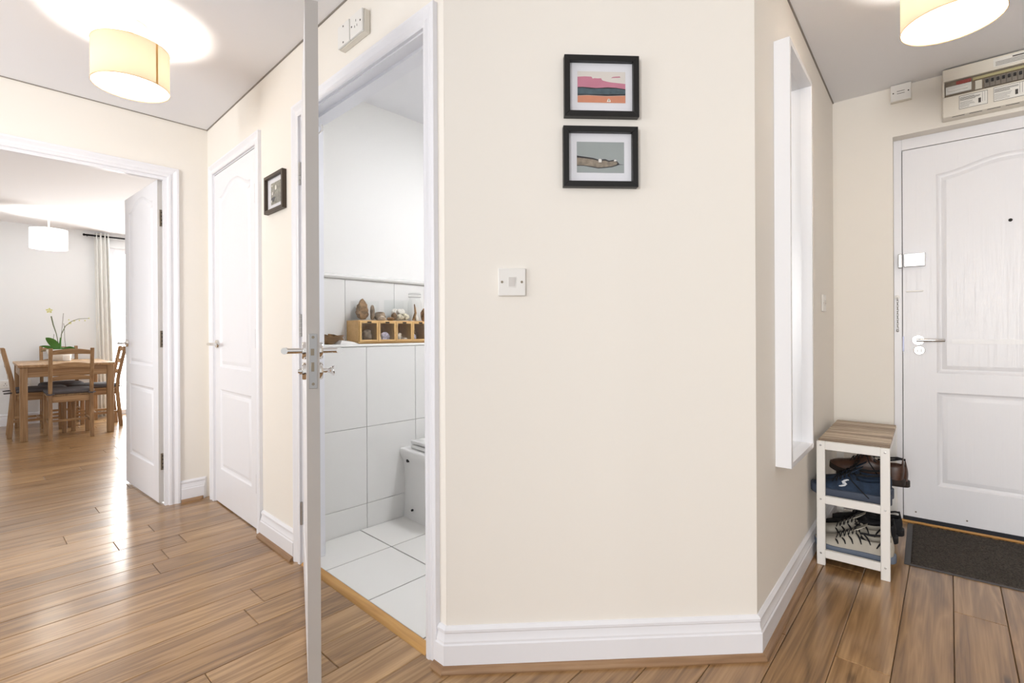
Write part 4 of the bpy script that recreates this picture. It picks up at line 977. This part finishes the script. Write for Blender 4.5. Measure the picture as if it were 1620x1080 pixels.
brown = mat('brown_leather', (74, 48, 36), 0.4, var=0.3, varscale=30); brsole = mat('dark_brown_sole', (44, 34, 30), 0.7)
black = mat('black_shoe_fabric', (28, 28, 32), 0.8, var=0.2, varscale=50); blsole = mat('black_rubber_sole', (24, 24, 27), 0.7)
greyt = mat('pale_grey_mesh', (188, 182, 170), 0.85, bump=(250, 0.3, (1, 1, 1)), var=0.12, varscale=40); bluesole = mat('blue_grey_sole', (104, 114, 130), 0.7); whitelogo = mat('white_emblem', (226, 230, 236), 0.6)
z1_, z0_ = 0.2935, 0.0575
NAV = (navy, navysole, blk, inn)
shoe('navy_trainer', 'navy suede trainer with white letter emblem and dark laces on the upper shelf', 0.288, 0.700, z1_, 0.292, 0.102, 0.140, NAV, 'navy trainers', logo=(whitelogo, (0.56, 0.52, 0.062)), sole_h=0.036)
shoe('navy_trainer', 'navy suede trainer behind its twin on the upper shelf', 0.290, 0.590, z1_, 0.290, 0.100, 0.138, NAV, 'navy trainers', sole_h=0.036)
BRN = (brown, brsole, blk, inn)
shoe('brown_shoe', 'brown leather lace up shoe behind the navy trainers', 0.325, 0.470, z1_ + 0.032, 0.292, 0.098, 0.145, BRN, 'brown leather shoes', yaw=R(-4), sole_h=0.022, tilt=R(-5))
shoe('brown_shoe', 'brown leather lace up shoe at the back of the upper shelf', 0.340, 0.340, z1_, 0.290, 0.096, 0.150, BRN, 'brown leather shoes', yaw=R(3), sole_h=0.022)
GRY = (greyt, bluesole, blk, inn)
ST = (blk, [(0.40, 0.47, 0.30, 0.98), (0.50, 0.56, 0.30, 0.92), (0.59, 0.64, 0.30, 0.88), (0.68, 0.72, 0.30, 0.84), (0.29, 0.38, 0.35, 0.90), (0.22, 0.10, 0.25, 0.70)])
shoe('grey_trainer', 'pale grey running trainer with black stripes at the front of the lower shelf', 0.302, 0.702, z0_, 0.292, 0.104, 0.128, GRY, 'grey trainers', stripes=ST, sole_h=0.024, tail=False)
shoe('grey_trainer', 'pale grey running trainer behind its twin on the lower shelf', 0.286, 0.575, z0_, 0.290, 0.104, 0.142, GRY, 'grey trainers', stripes=ST, sole_h=0.024, tail=False)
BLK = (black, blsole, blk, inn)
shoe('black_shoe', 'black lace up shoe behind the grey trainers', 0.300, 0.455, z0_, 0.285, 0.098, 0.125, BLK, 'black shoes', sole_h=0.024)
shoe('black_shoe', 'black lace up shoe at the back of the lower shelf', 0.318, 0.330, z0_, 0.285, 0.098, 0.128, BLK, 'black shoes', sole_h=0.024, yaw=R(4))

# ------------------------------------------------------------------ living room: window, curtain
pw0, pw1 = 0.13, 1.95
WN = sempty('window_1', 'B', 0, LRO, label='white framed patio window beside the curtain')
for x0, x1 in ((pw0, pw0 + 0.05), (1.015, 1.065), (pw1 - 0.05, pw1)): MB().box(x0, 0.03, 0, x1, 0.09, 2.13).build('stile', GLOSS, WN, bevel=0.002)
for z0, z1 in ((0, 0.06), (2.07, 2.13)): MB().box(pw0 + 0.05, 0.03, z0, pw1 - 0.05, 0.09, z1).build('rail', GLOSS, WN, bevel=0.002)
for x0, x1 in ((pw0 + 0.05, 1.015), (1.065, pw1 - 0.05)): MB().box(x0, 0.055, 0.06, x1, 0.061, 2.07).build('pane', PANE, WN)
CU = thing('curtain', 'off white eyelet curtain hanging in folds beside the patio window', 'curtain', 'B', 0.0, LRO + 0.075)
cmb = MB(); rings = []; NN = 64
for k in range(15):
    z = 0.012 + (2.285 - 0.012) * k / 14; f = k / 14
    cx, hw = 0.075 * (1 - f) + 0.035 * f + 0.012, (0.085 * (1 - f) + 0.075 * f)
    row = []
    for i in range(NN + 1):
        u = i / NN; row.append((cx - hw + 2 * hw * u + 0.004 * math.sin(9 * u + z), 0.022 * math.sin(u * 2 * math.pi * 4.0 + 0.5 + 0.25 * math.sin(z * 1.5)), z))
    rings.append(row)
cv = cmb.loft(rings, False, False).build('cloth', CURT, CU, ang=80)
sd = cv.modifiers.new('thick', 'SOLIDIFY'); sd.thickness = 0.003
CR = thing('curtain_rod', 'black metal curtain rod above the patio window', 'curtain rod', 'B', 0, LRO + 0.075, 2.248)
MB().tube([(-0.115, 0, 0), (2.0, 0, 0)], 0.0105, 12).build('rod', BLACKM, CR)
MB().lathe([(0.0001, -0.135), (0.014, -0.130), (0.014, -0.116), (0.0001, -0.114)], n=14, axis='x').build('finial', BLACKM, CR)
MB().tube([(-0.085, 0, 0), (-0.085, 0.075, 0)], 0.007, 8).build('bracket', BLACKM, CR)
sk = thing('double_socket', 'white double wall socket nearer the curtain', 'socket', 'B', -0.66, LRO, 0.468, group='living room wall sockets')
MB().box(-0.073, -0.010, -0.043, 0.073, 0, 0.043).build('plate', PLASTIC, sk, bevel=0.003)
for x in (-0.036, 0.036):
    MB().box(x - 0.003, -0.0104, 0.006, x + 0.003, -0.0098, 0.014).build('pin_hole', DARK, sk)
    for d in (-0.011, 0.011): MB().box(x + d - 0.003, -0.0104, -0.012, x + d + 0.003, -0.0098, -0.007).build('pin_hole', DARK, sk)
for x in (-0.036, 0.036): MB().box(x - 0.005, -0.0115, 0.022, x + 0.005, -0.0098, 0.034).build('switch', PLASTIC, sk, bevel=0.0008)
for q, xx in enumerate((-0.83,)):
    s2 = copy_tree(sk); s2.location = wp('B', xx, LRO, 0.468); s2['label'] = 'white double wall socket farther from the curtain'

# ------------------------------------------------------------------ dining table and chairs
TA0, TA1, TO0, TO1, TZ = -0.742, -0.012, -3.095, -4.265, 0.735
TB = thing('dining_table', 'rectangular stained pine dining table in the living room', 'table', 'B', (TA0 + TA1) / 2, (TO0 + TO1) / 2)
tw, tl = (TA1 - TA0) / 2, (TO0 - TO1) / 2
MB().box(-tw, -tl, TZ - 0.024, tw, tl, TZ).build('tabletop', PINE_Y, TB, bevel=0.003)
for sx in (-1, 1):
    for sy in (-1, 1): MB().box(sx * (tw - 0.012), sy * (tl - 0.012), 0, sx * (tw - 0.068), sy * (tl - 0.068), TZ - 0.024).build('leg', PINE_Z, TB, bevel=0.003)
for sy in (-1, 1): MB().box(-tw + 0.068, sy * (tl - 0.022), 0.615, tw - 0.068, sy * (tl - 0.044), TZ - 0.024).build('apron', PINE_X, TB, bevel=0.002)
for sx in (-1, 1): MB().box(sx * (tw - 0.022), -tl + 0.068, 0.615, sx * (tw - 0.044), tl - 0.068, TZ - 0.024).build('apron', PINE_Y, TB, bevel=0.002)
def make_chair():
    e = empty('dining_chair')
    hw = 0.168; lw = 0.036; yb = -0.20; yf = 0.205
    for sx in (-1, 1):
        x0, x1 = sx * hw, sx * (hw - 0.030)
        prof = [(yb - 0.035, 0), (yb, 0.42), (yb - 0.012, 0.56), (yb - 0.075, 0.895), (yb - 0.043, 0.895), (yb + 0.022, 0.56), (yb + 0.036, 0.42), (yb + 0.003, 0)]
        MB().prism(prof, x0, x1, 'yz').build('back_post', PINE_Z, e, bevel=0.003)
        MB().box(sx * (hw + 0.012), yf - lw, 0, sx * (hw + 0.012 - lw), yf, 0.425).build('leg', PINE_Z, e, bevel=0.003)
        MB().box(sx * (hw - 0.008), yb + 0.03, 0.365, sx * (hw - 0.028), yf - lw, 0.425).build('side_rail', PINE_Y, e, bevel=0.002)
        MB().box(sx * (hw - 0.006), yb + 0.01, 0.150, sx * (hw - 0.024), yf - lw, 0.176).build('stretcher', PINE_Y, e, bevel=0.002)
    MB().box(-hw + 0.03, yb + 0.006, 0.365, hw - 0.03, yb + 0.028, 0.425).build('back_rail', PINE_X, e, bevel=0.002)
    MB().box(-hw - 0.012 + lw, yf - 0.028, 0.365, hw + 0.012 - lw, yf - 0.008, 0.425).build('front_rail', PINE_X, e, bevel=0.002)
    MB().box(-hw + 0.024, -0.01, 0.152, hw - 0.024, 0.012, 0.174).build('cross_stretcher', PINE_X, e, bevel=0.002)
    MB().box(-hw - 0.010, yb + 0.030, 0.425, hw + 0.010, yf + 0.008, 0.442).build('seat', PINE_Y, e, bevel=0.003)
    for zc_, hh in ((0.857, 0.050), (0.722, 0.052), (0.600, 0.048)):
        yc = yb - 0.058 * (zc_ - 0.56) / 0.335 * 1.1 + 0.004; rings = []
        for i in range(13):
            u = i / 12; x = -hw + 0.02 + (2 * hw - 0.04) * u; b = math.sin(math.pi * u); y = yc - 0.012 * b
            zt_ = zc_ + hh / 2 - 0.012 + 0.020 * b; zb2 = zc_ - hh / 2 + 0.006 * b
            rings.append([(x, y - 0.007, zb2), (x, y + 0.009, zb2), (x, y + 0.005, zt_), (x, y - 0.011, zt_)])
        MB().loft(rings).build('back_slat', PINE_X, e, bevel=0.002)
    return e
def make_cushion():
    e = empty('seat_cushion'); rings = []
    def ring(sx, sy, z, n=40):
        return [(sx * math.copysign(abs(math.cos(a)) ** 0.35, math.cos(a)), 0.012 + sy * math.copysign(abs(math.sin(a)) ** 0.35, math.sin(a)), z) for a in [2 * math.pi * i / n for i in range(n)]]
    MB().loft([ring(0.168, 0.188, 0.0), ring(0.184, 0.203, 0.008), ring(0.188, 0.206, 0.020), ring(0.184, 0.203, 0.032), ring(0.165, 0.182, 0.041), ring(0.10, 0.11, 0.044), ring(0.02, 0.02, 0.043)]).build('pad', CUSH, e, ang=60)
    for sx in (-1, 1):
        MB().tube([(sx * 0.15, -0.18, 0.008), (sx * 0.178, -0.215, 0.006), (sx * 0.155, -0.250, 0.004), (sx * 0.128, -0.215, 0.006), (sx * 0.15, -0.18, 0.008)], 0.007, 7).build('tie', CUSH, e)
    return e
ch0, cu0 = make_chair(), make_cushion()
rB = FR['B'][3]
spots = [(-0.372, -3.185, 0, 'pine dining chair with its slatted back to the hall doorway', 'grey tied cushion on the dining chair backing onto the hall doorway'),
         (-0.575, -3.607, -90, 'pine dining chair at the table side by the wall sockets', 'grey tied cushion on the dining chair by the wall sockets'),
         (-0.125, -3.640, 90, 'pine dining chair at the table side by the patio window', 'grey tied cushion on the dining chair by the patio window'),
         (-0.352, -4.130, 180, 'pine dining chair between the far table end and the wall', 'grey tied cushion on the dining chair against the far wall')]
for i, (a, o, rz, l1, l2) in enumerate(spots):
    c = ch0 if i == 0 else copy_tree(ch0); c.location = wp('B', a, o); c.rotation_euler = (0, 0, rB + R(rz)); tag(c, l1, 'chair', 'pine dining chairs')
    q = cu0 if i == 0 else copy_tree(cu0); q.location = wp('B', a, o, 0.4425); q.rotation_euler = (0, 0, rB + R(rz)); tag(q, l2, 'cushion', 'grey seat cushions')

# ------------------------------------------------------------------ orchid on the table
OR = thing('potted_orchid', 'orchid with green leaves in a white bowl on the dining table', 'plant', 'B', -0.372, -4.00, TZ)
MB().lathe([(0.0001, 0), (0.060, 0), (0.066, 0.006), (0.100, 0.060), (0.116, 0.110), (0.118, 0.128), (0.112, 0.130), (0.106, 0.110), (0.09, 0.095), (0.0001, 0.095)], n=36).build('pot', POTW, OR)
def oleaf(base, tip, w, droop, seed, front=False):
    base, tip = Vector(base), Vector(tip); d = tip - base; side = Vector((-d.y, d.x, 0)).normalized() if abs(d.x) + abs(d.y) > 1e-4 else Vector((1, 0, 0))
    if front: side = d.cross(Vector((0, 1, 0.25))).normalized()
    rr = []
    for i in range(11):
        u = i / 10; c = base + d * u + Vector((0, 0, droop * math.sin(math.pi * u))); ww = w * (math.sin(math.pi * min(1, u * 0.93 + 0.07)) ** 0.7) * (1 - 0.1 * u)
        rr.append([c - side * ww + Vector((0, 0, 0.25 * ww)), c, c + side * ww + Vector((0, 0, 0.25 * ww)), c - Vector((0, 0, 0.003))])
    MB().loft(rr).build('leaf', LEAF, OR, ang=60)
oleaf((0, 0, 0.10), (-0.120, -0.02, 0.262), 0.040, 0.012, 1, True); oleaf((0, 0, 0.10), (-0.165, 0.01, 0.168), 0.018, 0.012, 2, True)
oleaf((0, 0, 0.10), (0.150, 0.01, 0.118), 0.014, 0.034, 3, True); oleaf((0, 0, 0.10), (0.120, -0.04, 0.112), 0.018, 0.018, 4); oleaf((0, 0, 0.10), (-0.16, -0.03, 0.108), 0.018, 0.025, 5); oleaf((0, 0, 0.10), (0.06, 0.09, 0.115), 0.02, 0.04, 6)
MB().tube([(0.0, 0, 0.10), (0.0, 0.0, 0.18), (0.005, 0, 0.26)], [0.010, 0.011, 0.006], 9).build('crown', LEAF, OR)
MB().tube([(0.005, 0, 0.2), (0.012, 0, 0.30), (0.045, 0, 0.39), (0.10, 0.0, 0.445), (0.16, 0, 0.475), (0.255, 0, 0.482)], [0.0045, 0.0045, 0.004, 0.0035, 0.003, 0.002], 7).build('flower_stem', STEM, OR)
MB().tube([(-0.005, 0, 0.12), (-0.03, 0, 0.30), (-0.055, 0, 0.40), (-0.072, 0, 0.50)], [0.003, 0.004, 0.006, 0.006], 7).build('flower_stem', STEM, OR)
for pts in ([(0.0, 0.01, 0.12), (0.016, 0.01, 0.34), (0.030, 0.01, 0.535)], [(0.05, 0, 0.11), (0.038, 0, 0.25), (0.036, 0, 0.38), (0.030, 0, 0.42)], [(-0.06, 0, 0.18), (-0.05, 0, 0.30)]):
    MB().tube(pts, 0.0022, 6).build('support_stick', mat('dark_plant_stick', (92, 84, 70), 0.8), OR)
def flower(p, r):
    mb = MB()
    for i in range(5):
        a = 2 * math.pi * i / 5 + 0.3; dx, dz = math.cos(a), math.sin(a)
        mb.add([(p[0], p[1], p[2]), (p[0] + r * 0.6 * dx - r * 0.35 * dz, p[1] - 0.006, p[2] + r * 0.6 * dz + r * 0.35 * dx), (p[0] + r * dx, p[1] + 0.002, p[2] + r * dz), (p[0] + r * 0.6 * dx + r * 0.35 * dz, p[1] - 0.006, p[2] + r * 0.6 * dz - r * 0.35 * dx), (p[0] + 0.3 * r * dx, p[1] + 0.006, p[2] + 0.3 * r * dz)],
               [(0, 1, 2), (0, 2, 3), (4, 1, 2), (4, 2, 3), (0, 1, 4), (0, 3, 4)])
    mb.build('flower', PETAL, OR, smooth=False)
flower((-0.088, 0, 0.562), 0.032); flower((0.085, 0, 0.425), 0.016); flower((0.12, 0, 0.452), 0.012)
for p in ((0.165, 0, 0.458), (0.215, 0, 0.455), (0.25, 0, 0.482), (0.075, 0, 0.462)): MB().lathe([(0.0001, -0.008), (0.006, -0.003), (0.006, 0.004), (0.0001, 0.009)], p, 8).build('bud', PETAL, OR)
MG = thing('candle_cup', 'small white cup standing before the orchid bowl', 'cup', 'B', -0.330, -3.82, TZ)
MB().lathe([(0.0001, 0), (0.026, 0), (0.033, 0.006), (0.036, 0.058), (0.034, 0.060), (0.030, 0.05), (0.026, 0.01), (0.0001, 0.01)], n=24).build('body', POTW, MG)
MB().tube([(0.034, 0, 0.046), (0.052, 0, 0.042), (0.054, 0, 0.024), (0.033, 0, 0.016)], 0.0035, 7).build('handle', POTW, MG)
